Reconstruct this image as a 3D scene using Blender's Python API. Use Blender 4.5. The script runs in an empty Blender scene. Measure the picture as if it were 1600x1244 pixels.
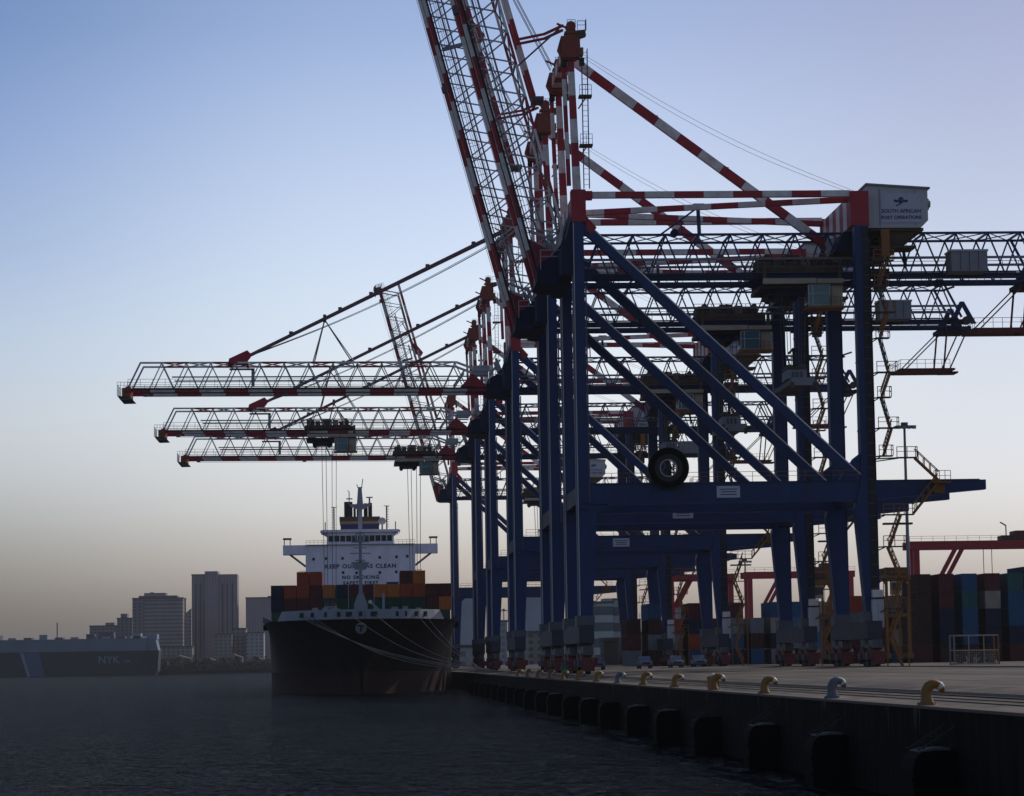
import bpy, math, random
from mathutils import Vector, Matrix
R = math.radians
random.seed(7)
S = bpy.context.scene
C = S.collection

# ------------------------------------------------------------------ camera
EYE = 5.27
F = 4300.0                                   # focal length in photo pixels (photo is 1600 wide)
vq = Vector((566-800, -(1039-622), F)).normalized()      # the quay's direction (+Y), as right/up/forward
zw = Vector((1, .0155, 0)).cross(vq)
if zw.y < 0: zw = -zw
zw.normalize()
xw = vq.cross(zw)
if xw.x < 0: xw = -xw
cam = bpy.data.cameras.new('camera')
cam.sensor_width = 36; cam.lens = F/1600*36
cam.clip_start = 1; cam.clip_end = 60000
co = bpy.data.objects.new('camera', cam); C.objects.link(co)
rows = [Vector((a.x, a.y, -a.z)) for a in (xw, vq, zw)]
M3 = Matrix(((rows[0].x, rows[0].y, rows[0].z), (rows[1].x, rows[1].y, rows[1].z), (rows[2].x, rows[2].y, rows[2].z)))
co.matrix_world = Matrix.Translation((0, 0, EYE)) @ M3.to_4x4()
S.camera = co

# ------------------------------------------------------------------ light, sky, exposure
SUN_EL, SUN_AZ = 38.0, 52.0                  # degrees above the horizon; degrees from +Y towards +X
W = bpy.data.worlds.new('World'); S.world = W; W.use_nodes = True
nt = W.node_tree; nt.nodes.clear()
def wn(t, **k):
    n = nt.nodes.new(t)
    for a, b in k.items(): setattr(n, a, b)
    return n
out = wn('ShaderNodeOutputWorld'); bg = wn('ShaderNodeBackground')
sky = wn('ShaderNodeTexSky', sky_type='NISHITA', sun_disc=False, sun_elevation=R(SUN_EL), sun_rotation=R(SUN_AZ),
         altitude=0, air_density=1.3, dust_density=2.5, ozone_density=2.0)
tc = wn('ShaderNodeTexCoord'); sep = wn('ShaderNodeSeparateXYZ')
nt.links.new(tc.outputs['Generated'], sep.inputs[0])
def sky_ramp(stops):                          # how the harbour air tints the clear sky, by height above the horizon
    n = wn('ShaderNodeValToRGB'); cr = n.color_ramp; cr.interpolation = 'LINEAR'
    while len(cr.elements) < len(stops): cr.elements.new(.5)
    for e, (p, c) in zip(cr.elements, stops): e.position = p; e.color = (*c, 1)
    nt.links.new(sep.outputs['Z'], n.inputs[0]); return n.outputs[0]
HI = [(.34, (.50, .60, .86)), (.6, (.42, .48, .64)), (1, (.42, .46, .6))]
city = sky_ramp([(0, (.72, .76, 1.0)), (.0226, (.88, .95, 1.27)), (.0458, (1.12, 1.22, 1.70)), (.069, (1.42, 1.48, 1.98)), (.09, (1.5, 1.53, 1.97)), (.12, (1.34, 1.38, 1.8)), (.15, (1.07, 1.15, 1.57)), (.195, (.8, .9, 1.34)), (.23, (.58, .73, 1.12))]+HI)
mid = sky_ramp([(0, (.95, .97, 1.3)), (.032, (1.44, 1.53, 2.15)), (.055, (1.64, 1.75, 2.42)), (.075, (1.72, 1.76, 2.3)), (.10, (1.73, 1.74, 2.12)), (.135, (1.6, 1.6, 1.92)), (.169, (1.42, 1.41, 1.71)), (.20, (1.2, 1.22, 1.53)), (.228, (.96, 1.02, 1.34))]+HI)
land = sky_ramp([(0, (1.0, 1.05, 1.6)), (.022, (1.15, 1.28, 1.95)), (.045, (1.31, 1.47, 2.2)), (.06, (1.33, 1.46, 2.12)), (.0986, (1.19, 1.25, 1.66)), (.14, (1.05, 1.07, 1.38)), (.18, (.93, .92, 1.17)), (.225, (.8, .77, 1.01))]+HI)
def by_azimuth(a0, a1, lo, hi, sock='X'):
    r = wn('ShaderNodeMapRange', interpolation_type='SMOOTHSTEP'); r.inputs[1].default_value = a0; r.inputs[2].default_value = a1
    nt.links.new(sep.outputs[sock], r.inputs[0])
    m = wn('ShaderNodeMix', data_type='RGBA'); nt.links.new(r.outputs[0], m.inputs[0])
    for k, v in ((6, lo), (7, hi)):
        if isinstance(v, tuple): m.inputs[k].default_value = v
        else: nt.links.new(v, m.inputs[k])
    return m.outputs[2]
tint = by_azimuth(.04, .25, by_azimuth(-.17, 0, city, mid), land)
tint = by_azimuth(-.5, .6, (1.0, 1.02, 1.15, 1), tint, 'Y')      # unseen sky behind the camera, level set to fill camera-facing surfaces
mul = wn('ShaderNodeMix', data_type='RGBA', blend_type='MULTIPLY'); mul.inputs[0].default_value = 1
nt.links.new(sky.outputs[0], mul.inputs[6]); nt.links.new(tint, mul.inputs[7])
nt.links.new(mul.outputs[2], bg.inputs[0]); bg.inputs[1].default_value = .087
nt.links.new(bg.outputs[0], out.inputs[0])
sl = bpy.data.lights.new('sun', 'SUN'); sl.energy = 2.1; sl.angle = R(.6); sl.color = (1, .93, .82)
so = bpy.data.objects.new('sun', sl); C.objects.link(so)
sd = Vector((math.sin(R(SUN_AZ))*math.cos(R(SUN_EL)), math.cos(R(SUN_AZ))*math.cos(R(SUN_EL)), math.sin(R(SUN_EL))))
so.rotation_euler = sd.to_track_quat('Z', 'Y').to_euler()
S.view_settings.view_transform = 'Standard'; S.view_settings.look = 'None'
S.view_settings.exposure = 0; S.view_settings.gamma = 1

# ------------------------------------------------------------------ helpers
def at(px, py, Y):
    """the world point at distance Y along the quay that the photo shows at (px, py)"""
    c = Vector((px-800, 622-py, F)); w = Vector((xw.dot(c), vq.dot(c), zw.dot(c)))
    w *= Y/w.y
    return w.x, w.z+EYE
def lin(r, g, b):
    f = lambda c: (c/255/12.92) if c/255 < .04045 else ((c/255+.055)/1.055)**2.4
    return (f(r), f(g), f(b))

def mat(name, col, rough=.55, metal=0, dirt=.25, scale=.6, dark=(.03, .025, .02), spec=.4, bump=0, stretch=(1, 1, 1), kind=None, wave=0):
    m = bpy.data.materials.new(name); m.use_nodes = True
    t = m.node_tree; p = t.nodes['Principled BSDF']
    p.inputs['Roughness'].default_value = rough; p.inputs['Metallic'].default_value = metal
    p.inputs['Specular IOR Level'].default_value = spec
    N = t.nodes.new; L = t.links.new
    tcn = N('ShaderNodeTexCoord'); mp = N('ShaderNodeMapping'); mp.inputs['Scale'].default_value = stretch
    L(tcn.outputs['Object'], mp.inputs[0])
    n1 = N('ShaderNodeTexNoise'); n1.inputs['Scale'].default_value = scale; n1.inputs['Detail'].default_value = 8; n1.inputs['Roughness'].default_value = .65
    L(mp.outputs[0], n1.inputs['Vector'])
    r = N('ShaderNodeMapRange'); r.inputs[1].default_value = .42; r.inputs[2].default_value = .75; r.inputs[3].default_value = 0; r.inputs[4].default_value = dirt
    L(n1.outputs[0], r.inputs[0])
    mx = N('ShaderNodeMix'); mx.data_type = 'RGBA'
    mx.inputs[6].default_value = (*col, 1); mx.inputs[7].default_value = (*dark, 1)
    L(r.outputs[0], mx.inputs[0]); L(mx.outputs[2], p.inputs['Base Color'])
    rr = N('ShaderNodeMapRange'); rr.inputs[3].default_value = max(.05, rough-.1); rr.inputs[4].default_value = min(1, rough+.2)
    L(n1.outputs[0], rr.inputs[0]); L(rr.outputs[0], p.inputs['Roughness'])
    if bump or wave:
        b = N('ShaderNodeBump'); b.inputs['Strength'].default_value = bump or .8; b.inputs['Distance'].default_value = .05
        if wave:
            wv = N('ShaderNodeTexWave'); wv.bands_direction = 'DIAGONAL'; wv.inputs['Scale'].default_value = wave
            mp2 = N('ShaderNodeMapping'); mp2.inputs['Scale'].default_value = (1, 1, 0); L(tcn.outputs['Object'], mp2.inputs[0])
            L(mp2.outputs[0], wv.inputs['Vector']); L(wv.outputs[0], b.inputs['Height'])
        else:
            L(n1.outputs[0], b.inputs['Height'])
        L(b.outputs[0], p.inputs['Normal'])
    return m

MT = {}
def M(name, *a, **k):
    MT[name] = mat(name, *a, **k); return MT[name]
rust = (.06, .028, .014)
M('blue', (.002, .026, .115), .42, dirt=.65, scale=1.1, dark=(.013, .018, .036), spec=.35, stretch=(1, 1, .16))
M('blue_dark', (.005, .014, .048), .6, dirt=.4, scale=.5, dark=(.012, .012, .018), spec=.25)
M('red', (.36, .022, .04), .5, dirt=.45, scale=1.0, dark=(.10, .03, .025), spec=.3)
M('white', (.70, .64, .62), .5, dirt=.6, scale=1.0, dark=(.30, .20, .16), spec=.3)
M('grey', (.22, .22, .25), .6, dirt=.3, scale=.5, dark=(.14, .12, .11))
M('lightgrey', (.42, .41, .43), .55, dirt=.3, scale=.4, dark=(.24, .21, .2))
M('slate', (.028, .030, .046), .6, dirt=.3, scale=.5, dark=(.04, .04, .05))
M('stay', (.16, .07, .10), .5, dirt=.3, scale=.4, dark=(.04, .04, .06))
M('headred', (.25, .04, .03), .6, dirt=.6, scale=1.5, dark=(.09, .05, .025))
M('steel', (.085, .083, .10), .55, dirt=.3, scale=.8)
M('brown', (.085, .05, .03), .7, dirt=.5, scale=.8, dark=(.02, .015, .012))
M('rustred', (.12, .022, .016), .65, dirt=.45, scale=1.2, dark=(.04, .02, .015))
M('beige', (.40, .33, .25), .6, dirt=.35, scale=.8, dark=(.13, .09, .06))
M('orange', (.25, .095, .02), .55, dirt=.4, scale=.9, dark=(.13, .05, .02))
M('yellow', (.20, .092, .007), .5, dirt=.4, scale=2.5, dark=(.10, .05, .015))
M('tip_white', (.5, .48, .45), .45, dirt=.3, scale=4, dark=(.4, .38, .36))
M('greypaint', (.085, .09, .11), .5, dirt=.3, scale=3, dark=(.1, .09, .08))
M('black', (.012, .012, .014), .6, dirt=.2, scale=2)
M('rubber', (.003, .003, .003), .8, dirt=.4, scale=2.5, dark=(.006, .006, .006), spec=.04, bump=.3)
M('rope', (.17, .165, .155), .8, dirt=.3, scale=5)
M('glass', (.05, .13, .16), .12, dirt=.1, scale=1, spec=.6)
M('darkglass', (.012, .015, .02), .15, dirt=.1, spec=.5)
M('hull', (.0025, .0025, .004), .5, dirt=.45, scale=.12, dark=(.004, .004, .006), spec=.15, stretch=(1, 1, .5))
M('boot', (.022, .0045, .005), .7, dirt=.6, scale=.25, dark=(.02, .010, .009), spec=.15, stretch=(1, 1, .4))
M('shipwhite', (.84, .73, .82), .55, dirt=.45, scale=.35, dark=(.48, .40, .42), stretch=(1, 1, .35))
M('shiplight', (.24, .265, .315), .55, dirt=.3, scale=.6, dark=(.22, .2, .2))
M('emblemgrey', (.16, .15, .16), .7, dirt=.5, scale=2)
M('deckgreen', (.02, .06, .045), .7, dirt=.3)
M('ochre', (.28, .20, .10), .6, dirt=.2)
M('lettering', (.02, .022, .06), .6, dirt=.1)
M('logo', (.02, .03, .10), .6, dirt=.1)
M('panel', (.42, .42, .49), .55, dirt=.15, scale=1, dark=(.3, .29, .32))
M('green', (.01, .14, .055), .5, dirt=.2, scale=3)
M('tyre', (.01, .01, .011), .85)
M('silver', (.10, .125, .17), .35, dirt=.2, scale=2, spec=.5)
M('lamp', (.25, .25, .25), .3)

class MB:
    def __init__(s): s.v = []; s.f = []; s.m = []; s.names = []
    def mi(s, m):
        if m not in s.names: s.names.append(m)
        return s.names.index(m)
    def quadmesh(s, vs, fs, m):
        o = len(s.v); s.v += [tuple(x) for x in vs]; k = s.mi(m)
        for f in fs: s.f.append([i+o for i in f]); s.m.append(k)
    def box(s, x0, x1, y0, y1, z0, z1, m):
        v = [(x, y, z) for z in (z0, z1) for y in (y0, y1) for x in (x0, x1)]
        s.quadmesh(v, [(0, 2, 3, 1), (4, 5, 7, 6), (0, 1, 5, 4), (2, 6, 7, 3), (0, 4, 6, 2), (1, 3, 7, 5)], m); return s
    def bar(s, p0, p1, w, h, m, m2=None, band=3.0, w1=None, h1=None):
        """a square bar; with m2, painted in bands of the two colours"""
        p0 = Vector(p0); p1 = Vector(p1); d = p1-p0; L = d.length
        if L < 1e-6: return s
        d /= L
        up = Vector((0, 0, 1)) if abs(d.z) < .95 else Vector((0, 1, 0))
        a = d.cross(up).normalized(); b = a.cross(d).normalized()
        w1 = w if w1 is None else w1; h1 = h if h1 is None else h1
        n = 1 if m2 is None else max(1, round(L/band))
        for i in range(n):
            vs = []
            for t in (i/n, (i+1)/n):
                ww = (w+(w1-w)*t)/2; hh = (h+(h1-h)*t)/2; c = p0+d*L*t
                vs += [c-a*ww-b*hh, c+a*ww-b*hh, c+a*ww+b*hh, c-a*ww+b*hh]
            fs = [(0, 1, 5, 4), (1, 2, 6, 5), (2, 3, 7, 6), (3, 0, 4, 7)]
            if i == 0: fs.append((3, 2, 1, 0))
            if i == n-1: fs.append((4, 5, 6, 7))
            s.quadmesh(vs, fs, m if i % 2 == 0 else m2)
        return s
    def tube(s, pts, r, m, n=8, caps=True):
        pts = [Vector(p) for p in pts]; rs = r if isinstance(r, (list, tuple)) else [r]*len(pts)
        vs = []
        for i, p in enumerate(pts):
            d = (pts[min(i+1, len(pts)-1)]-pts[max(i-1, 0)]).normalized()
            up = Vector((0, 1, 0)) if abs(d.y) < .9 else Vector((1, 0, 0))
            a = d.cross(up).normalized(); b = a.cross(d).normalized()
            for k in range(n):
                t = 2*math.pi*k/n
                vs.append(p+a*math.cos(t)*rs[i]+b*math.sin(t)*rs[i])
        fs = []
        for i in range(len(pts)-1):
            for k in range(n):
                fs.append((i*n+k, i*n+(k+1) % n, (i+1)*n+(k+1) % n, (i+1)*n+k))
        if caps:
            fs.append(tuple(range(n))[::-1]); fs.append(tuple(range((len(pts)-1)*n, len(pts)*n)))
        s.quadmesh(vs, fs, m); return s
    def prism(s, poly, y0, y1, m, axis='y'):
        """a polygon in x,z drawn out along y (axis='y'), or in y,z along x (axis='x')"""
        n = len(poly)
        if axis == 'y': vs = [(a, y0, b) for a, b in poly]+[(a, y1, b) for a, b in poly]
        elif axis == 'x': vs = [(y0, a, b) for a, b in poly]+[(y1, a, b) for a, b in poly]
        else: vs = [(a, b, y0) for a, b in poly]+[(a, b, y1) for a, b in poly]
        fs = [tuple(range(n)), tuple(range(n, 2*n))[::-1]]+[(i, i+n, (i+1) % n+n, (i+1) % n) for i in range(n)]
        s.quadmesh(vs, fs, m); return s
    def ring(s, c, R1, R2, y0, y1, m, n=40):
        vs = []
        for y in (y0, y1):
            for r in (R1, R2):
                for k in range(n):
                    t = 2*math.pi*k/n; vs.append((c[0]+r*math.cos(t), c[1]+y, c[2]+r*math.sin(t)))
        fs = []
        for k in range(n):
            j = (k+1) % n
            fs += [(k, j, n+j, n+k), (2*n+k, 3*n+k, 3*n+j, 2*n+j), (k, 2*n+k, 2*n+j, j), (n+k, n+j, 3*n+j, 3*n+k)]
        s.quadmesh(vs, fs, m); return s
    def rail(s, p0, p1, m, h=1.05, step=2.0, t=.06):
        p0 = Vector(p0); p1 = Vector(p1); n = max(1, round((p1-p0).length/step)); u = Vector((0, 0, h))
        for i in range(n+1):
            p = p0.lerp(p1, i/n); s.bar(p, p+u, t, t, m)
        s.bar(p0+u, p1+u, t, t, m); s.bar(p0+u*.55, p1+u*.55, t*.8, t*.8, m); return s
    def mesh(s, name):
        me = bpy.data.meshes.new(name); me.from_pydata(s.v, [], s.f); me.update()
        for n in s.names: me.materials.append(MT[n])
        me.polygons.foreach_set('material_index', s.m)
        import bmesh
        bm = bmesh.new(); bm.from_mesh(me); bmesh.ops.recalc_face_normals(bm, faces=bm.faces); bm.to_mesh(me); bm.free()
        return me
    def build(s, name, parent=None, loc=(0, 0, 0), smooth=False):
        return put(name, s.mesh(name), parent, loc, smooth)

def put(name, me, parent=None, loc=(0, 0, 0), smooth=False):
    o = bpy.data.objects.new(name, me); C.objects.link(o); o.location = loc
    if smooth:
        for p in me.polygons: p.use_smooth = True
    if parent: o.parent = parent
    return o
def tag(o, label=None, cat=None, group=None, kind=None):
    if label: o['label'] = label
    if cat: o['category'] = cat
    if group: o['group'] = group
    if kind: o['kind'] = kind
    return o
def thing(name, label, cat, loc=(0, 0, 0), rz=0, group=None):
    o = bpy.data.objects.new(name, None); C.objects.link(o); o.location = loc; o.rotation_euler = (0, 0, rz)
    o.empty_display_size = .5
    return tag(o, label, cat, group)
def copy_tree(o, parent=None):
    c = o.copy(); C.objects.link(c)
    if parent: c.parent = parent
    for ch in o.children: copy_tree(ch, c)
    return c
def text_mesh(txt, size, m, depth=.03, spacing=1.0, align='CENTER', bold=0):
    cu = bpy.data.curves.new('lettering', 'FONT'); cu.body = txt; cu.size = size; cu.extrude = depth
    cu.align_x = align; cu.align_y = 'CENTER'; cu.space_character = spacing; cu.offset = bold
    o = bpy.data.objects.new('lettering_source', cu); C.objects.link(o)
    bpy.context.view_layer.update()
    me = bpy.data.meshes.new_from_object(o.evaluated_get(bpy.context.evaluated_depsgraph_get()))
    bpy.data.objects.remove(o); me.materials.clear(); me.materials.append(MT[m])
    me.transform(Matrix.Rotation(R(90), 4, 'X'))          # stands upright and faces -Y
    return me

# ------------------------------------------------------------------ water, quay, land
QZ = 3.5
def water_mat():
    m = bpy.data.materials.new('harbour_water'); m.use_nodes = True; t = m.node_tree; p = t.nodes['Principled BSDF']
    N = t.nodes.new; L = t.links.new
    tcn = N('ShaderNodeTexCoord'); hs = []
    for sc, st, w in ((.16, (1, .55, 1), 2.4), (.5, (1, .7, 1), 1.3), (.03, (1, .7, 1), 2.0), (1.6, (1, 1, 1), .4)):
        mp = N('ShaderNodeMapping'); mp.inputs['Scale'].default_value = st; mp.inputs['Rotation'].default_value = (0, 0, random.random()*.8)
        L(tcn.outputs['Object'], mp.inputs[0])
        n = N('ShaderNodeTexNoise'); n.inputs['Scale'].default_value = sc; n.inputs['Detail'].default_value = 3
        L(mp.outputs[0], n.inputs['Vector'])
        k = N('ShaderNodeMath'); k.operation = 'MULTIPLY'; k.inputs[1].default_value = w; L(n.outputs[0], k.inputs[0]); hs.append(k)
    a = hs[0]
    for b in hs[1:]:
        k = N('ShaderNodeMath'); k.operation = 'ADD'; L(a.outputs[0], k.inputs[0]); L(b.outputs[0], k.inputs[1]); a = k
    bp = N('ShaderNodeBump'); bp.inputs['Strength'].default_value = 1.0; bp.inputs['Distance'].default_value = 2.4
    L(a.outputs[0], bp.inputs['Height'])
    # silty harbour water: a dark body under a rippled, only partly mirroring surface
    di = N('ShaderNodeBsdfDiffuse'); di.inputs[0].default_value = (.002, .0022, .0025, 1)
    gl = N('ShaderNodeBsdfGlossy'); gl.inputs[0].default_value = (.57, .63, .72, 1); gl.inputs['Roughness'].default_value = .08
    fr = N('ShaderNodeFresnel'); fr.inputs[0].default_value = 1.10
    ms = N('ShaderNodeMixShader')
    for q in (di, gl, fr): L(bp.outputs[0], q.inputs['Normal'])
    L(fr.outputs[0], ms.inputs[0]); L(di.outputs[0], ms.inputs[1]); L(gl.outputs[0], ms.inputs[2])
    L(ms.outputs[0], [n for n in t.nodes if n.type == 'OUTPUT_MATERIAL'][0].inputs[0]); t.nodes.remove(p)
    return m
MT['water'] = water_mat()
b = MB(); b.quadmesh([(-9000, -200, 0), (9000, -200, 0), (9000, 9000, 0), (-9000, 9000, 0)], [(0, 1, 2, 3)], 'water')
tag(b.build('water'), kind='structure')

def apron_mat():
    m = bpy.data.materials.new('apron_concrete'); m.use_nodes = True; t = m.node_tree; p = t.nodes['Principled BSDF']
    p.inputs['Roughness'].default_value = .85; p.inputs['Specular IOR Level'].default_value = .2
    N = t.nodes.new; L = t.links.new
    tcn = N('ShaderNodeTexCoord')
    mp = N('ShaderNodeMapping'); mp.inputs['Scale'].default_value = (1.1, .05, 1); L(tcn.outputs['Object'], mp.inputs[0])
    n1 = N('ShaderNodeTexNoise'); n1.inputs['Scale'].default_value = .55; n1.inputs['Detail'].default_value = 7; L(mp.outputs[0], n1.inputs['Vector'])
    n2 = N('ShaderNodeTexNoise'); n2.inputs['Scale'].default_value = .35; n2.inputs['Detail'].default_value = 9; n2.inputs['Roughness'].default_value = .7; L(tcn.outputs['Object'], n2.inputs['Vector'])
    r1 = N('ShaderNodeValToRGB'); e = r1.color_ramp.elements
    e[0].position = .32; e[0].color = (.045, .037, .031, 1); e[1].position = .66; e[1].color = (.215, .165, .125, 1)
    L(n1.outputs[0], r1.inputs[0])
    r2 = N('ShaderNodeMapRange'); r2.inputs[1].default_value = .35; r2.inputs[2].default_value = .7; r2.inputs[3].default_value = .35; r2.inputs[4].default_value = 1.15; L(n2.outputs[0], r2.inputs[0])
    mx = N('ShaderNodeMix'); mx.data_type = 'RGBA'; mx.blend_type = 'MULTIPLY'; mx.inputs[0].default_value = 1
    L(r1.outputs[0], mx.inputs[6]); L(r2.outputs[0], mx.inputs[7]); L(mx.outputs[2], p.inputs['Base Color'])
    return m
MT['apron'] = apron_mat()
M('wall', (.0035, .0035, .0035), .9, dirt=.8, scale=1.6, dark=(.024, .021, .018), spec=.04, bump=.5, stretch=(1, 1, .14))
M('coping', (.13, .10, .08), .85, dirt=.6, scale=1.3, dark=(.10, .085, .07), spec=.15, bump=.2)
M('railsteel', (.10, .09, .085), .45, metal=.6, dirt=.5, scale=2, dark=rust)
M('chainsteel', (.02, .018, .016), .7, dirt=.3, scale=3)
M('trench', (.045, .039, .034), .8, dirt=.7, scale=.7, dark=(.11, .09, .075), stretch=(1, .2, 1))
QX = 20.0
prof = [(QX+.9, QZ), (21.6, QZ+.05), (26.5, QZ+.45), (54, QZ+.72), (90, QZ+.75), (8900, QZ+.8)]
b = MB()
vs = []; ys = [30, 120, 250, 450, 900, 9000]
for y in ys:
    for x, z in prof: vs.append((x, y, z))
n = len(prof); fs = [(j*n+i, j*n+i+1, (j+1)*n+i+1, (j+1)*n+i) for j in range(len(ys)-1) for i in range(n-1)]
b.quadmesh(vs, fs, 'apron')
tag(b.build('terminal_ground'), kind='structure')
b = MB()
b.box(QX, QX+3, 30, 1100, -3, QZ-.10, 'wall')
M('drip', (.065, .052, .038), .9, dirt=.8, scale=6, dark=(.012, .011, .01), spec=.05, stretch=(1, 1, .3))
rr = random.Random(5)
for k in range(60):                               # pale drip stains running down the wall, the widest below the bollards
    yc = 99.2+20.2*(k//4)+(0 if k % 4 == 0 else rr.uniform(2, 18)); big = k % 4 == 0
    for q in range(3 if big else 1):
        y0 = yc+rr.uniform(-.5, .5)*(1 if big else 0); w = rr.uniform(.10, .28) if big else rr.uniform(.05, .15); h = rr.uniform(.4, 1.0) if big else rr.uniform(.3, 1.3)
        b.quadmesh([(QX-.004, y0-w, QZ-.11), (QX-.004, y0+w, QZ-.11), (QX-.004, y0+w*.4, QZ-.11-h*.6), (QX-.004, y0+w*.12, QZ-.11-h), (QX-.004, y0-w*.3, QZ-.11-h*.7)], [(0, 1, 2, 3, 4)], 'drip')
tag(b.build('quay_wall'), 'dark stained concrete quay wall rising from the water under the row of bollards', 'quay wall')
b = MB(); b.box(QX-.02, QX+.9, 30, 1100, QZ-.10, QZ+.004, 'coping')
tag(b.build('quay_coping'), 'tan concrete coping strip along the quay edge carrying the bollards', 'coping')
def gz(x):                                       # height of the terminal surface at x
    for (x0, z0), (x1, z1) in zip(prof, prof[1:]):
        if x <= x1: return z0+(z1-z0)*max(0, (x-x0))/(x1-x0)
    return prof[-1][1]
for x, w, lab in ((23.7, .14, 'crane rail along the quay nearest the water'), (54.4, .14, 'crane rail along the quay on the landward side')):
    b = MB(); z = gz(x)
    b.quadmesh([(x-.45, 60, z+.008), (x+.45, 60, z+.008), (x+.45, 1050, z+.008), (x-.45, 1050, z+.008)], [(0, 1, 2, 3)], 'trench')
    b.box(x-.07, x+.07, 60, 1050, z+.01, z+.12, 'railsteel')
    tag(b.build('crane_rail'), lab+', dark steel in a grooved slab', 'rail', 'rails the cranes run on')
for x in (21.9, 22.6):
    b = MB(); z = gz(x); b.box(x-.09, x+.09, 60, 1000, z-.05, z+.03, 'trench')
    tag(b.build('cable_slot'), 'dark cable slot cut in the apron %s the bollards' % ('just behind' if x < 22 else 'a stride farther behind'), 'slot', 'cable slots')
b = MB(); b.box(-9000, QX-.2, 2330, 9000, -3, 2.6, 'wall')
tag(b.build('far_shore'), kind='structure')

# ------------------------------------------------------------------ quay cranes
YC = 9.25                                        # middle of a crane, along the quay
HX, HZ = -4.0, 43.9                              # boom hinge
cache = {}
def part(name, key, fn, parent, loc=(0, 0, 0), rot=None, label=None):
    if key not in cache:
        bb = MB(); fn(bb); cache[key] = bb.mesh(name)
    o = put(name, cache[key], parent, loc)
    if rot: o.rotation_euler = rot
    if label: o['label'] = label
    return o

def f_wleg(b):
    b.prism([(-.62, 5.6), (.75, 5.6), (1.45, 17.6), (.62, 18.8), (.55, 49), (-.55, 49), (-.62, 18.8)], -.8, .8, 'blue')
    b.box(-.7, -.62, -.35, .35, 6, 48.6, 'grey')  # grey strip paints reflected sky onto the leg's seaward face
    b.box(-.45, .5, -1.0, -.8, 17.9, 18.1, 'blue')
    b.box(.62, .78, -.75, -.55, 7, 42, 'steel'); b.box(-.60, -.50, -.88, -.8, 6.2, 48.8, 'lightgrey')  # lightgrey corner strip is a painted sky highlight down the leg's edge
    for z in (25.6, 33.2, 40.8): b.box(-.65, .66, -.84, .84, z, z+.14, 'blue')
def f_lleg(b):
    b.prism([(-.55, 5.6), (.95, 5.6), (.72, 17.6), (.72, 48.3), (-.72, 48.3), (-.72, 21), (-1.5, 17.6)], -.85, .85, 'blue')
    b.box(.72, .95, -.6, -.3, 8, 47, 'blue_dark')
    for z in (26.0, 33.4, 41.0): b.box(-.77, .0, -.89, .89, z, z+.14, 'blue')
def f_trunk(b):
    b.box(.0, .70, -.93, -.85, 8.2, 48.1, 'black')
    for i in range(30): b.box(.02, .68, -.96, -.93, 9+1.3*i, 9.06+1.3*i, 'steel')
def f_joint(b):
    b.box(-.72, .85, -.9, .9, 48.9, 52.4, 'red')
    b.prism([(.85, 49.6), (2.0, 48.3), (1.4, 47.6), (.85, 48.0)], -.55, .55, 'red')
    b.box(.85, 1.6, -.5, .5, 51.4, 52.3, 'red')
def f_sill(b):
    b.box(-.8, .8, -2.2, 20.7, 3.7, 5.6, 'slate')
    for y in (0, 18.5): b.box(-.95, .95, y-1.4, y+1.4, 5.4, 6.6, 'steel')
    for y in (-.6, 17.9): b.prism([(-.9, 3.9), (.9, 3.9), (.5, 2.9), (-.5, 2.9)], y, y+1.2, 'steel')
def f_bogie(b):
    b.box(-.55, .55, -3.6, 3.6, 2.0, 2.9, 'steel')
    for y in (-2.2, 2.2):
        b.prism([(y-1.7, .75), (y+1.7, .75), (y+1.5, 1.7), (y+.5, 2.2), (y-.5, 2.2), (y-1.5, 1.7)], -.7, .7, 'rustred', axis='x')
        for dy in (-1.1, -.35, .4, 1.15):
            b.ring((0, 0, 0), 0, 0, 0, 0, 'black', 3) if False else None
            b.tube([(-.25, y+dy, .36), (.25, y+dy, .36)], .36, 'black', 14)
        b.box(.7, 1.05, y-.5, y+.4, .9, 1.7, 'rustred'); b.box(-1.0, -.7, y-.3, y+.6, .8, 1.5, 'steel')
    b.box(-.6, .6, -4.3, -3.8, .3, 1.3, 'rustred'); b.box(-.6, .6, 3.8, 4.3, .3, 1.3, 'rustred')
    b.bar((.55, -3.9, 1.3), (.2, -3.7, 3.0), .1, .1, 'steel')
def f_portal(b):
    b.prism([(-.3, 18.55), (31, 18.55), (43.5, 19.55), (43.5, 20.6), (-.3, 20.6)], -.62, .62, 'blue')
    b.prism([(-.3, 18.45), (31, 18.45), (31, 18.55), (-.3, 18.55)], -.8, .8, 'blue')
    b.box(.8, 42.8, -.78, .78, 20.6, 20.68, 'blue')
    for x in (7.5, 15, 22.5): b.box(x-.04, x+.04, -.66, -.62, 18.6, 20.55, 'blue')
    b.prism([(.5, 18.5), (2.8, 18.5), (.5, 16.4)], -.5, .5, 'blue')
def f_portalrail(b):
    b.rail((1.2, -.7, 20.68), (29.6, -.7, 20.68), 'orange', step=1.9, t=.05)
def f_tie(b):
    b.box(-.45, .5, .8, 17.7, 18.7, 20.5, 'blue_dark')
def f_diag(b):
    b.bar((.5, 0, 48.55), (29.9, 0, 20.7), 1.0, 1.0, 'blue')
    b.bar((.75, -.46, 49.0), (30.1, -.46, 21.2), .09, .13, 'white')  # white bar stands in for the sunlit glint along the upper edge
    b.prism([(27.6, 20.7), (30, 20.7), (30, 23.6), (29.2, 23.0)], -.4, .4, 'blue')
def f_uptie(b): b.bar((.9, 0, 51.9), (29.7, 0, 51.9), .68, .68, 'white', 'red', 3.1)
def f_brace_n(b): b.bar((.8, YC-.3, 51.4), (29.6, .9, 51.4), .6, .6, 'white', 'red', 3.1)
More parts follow.
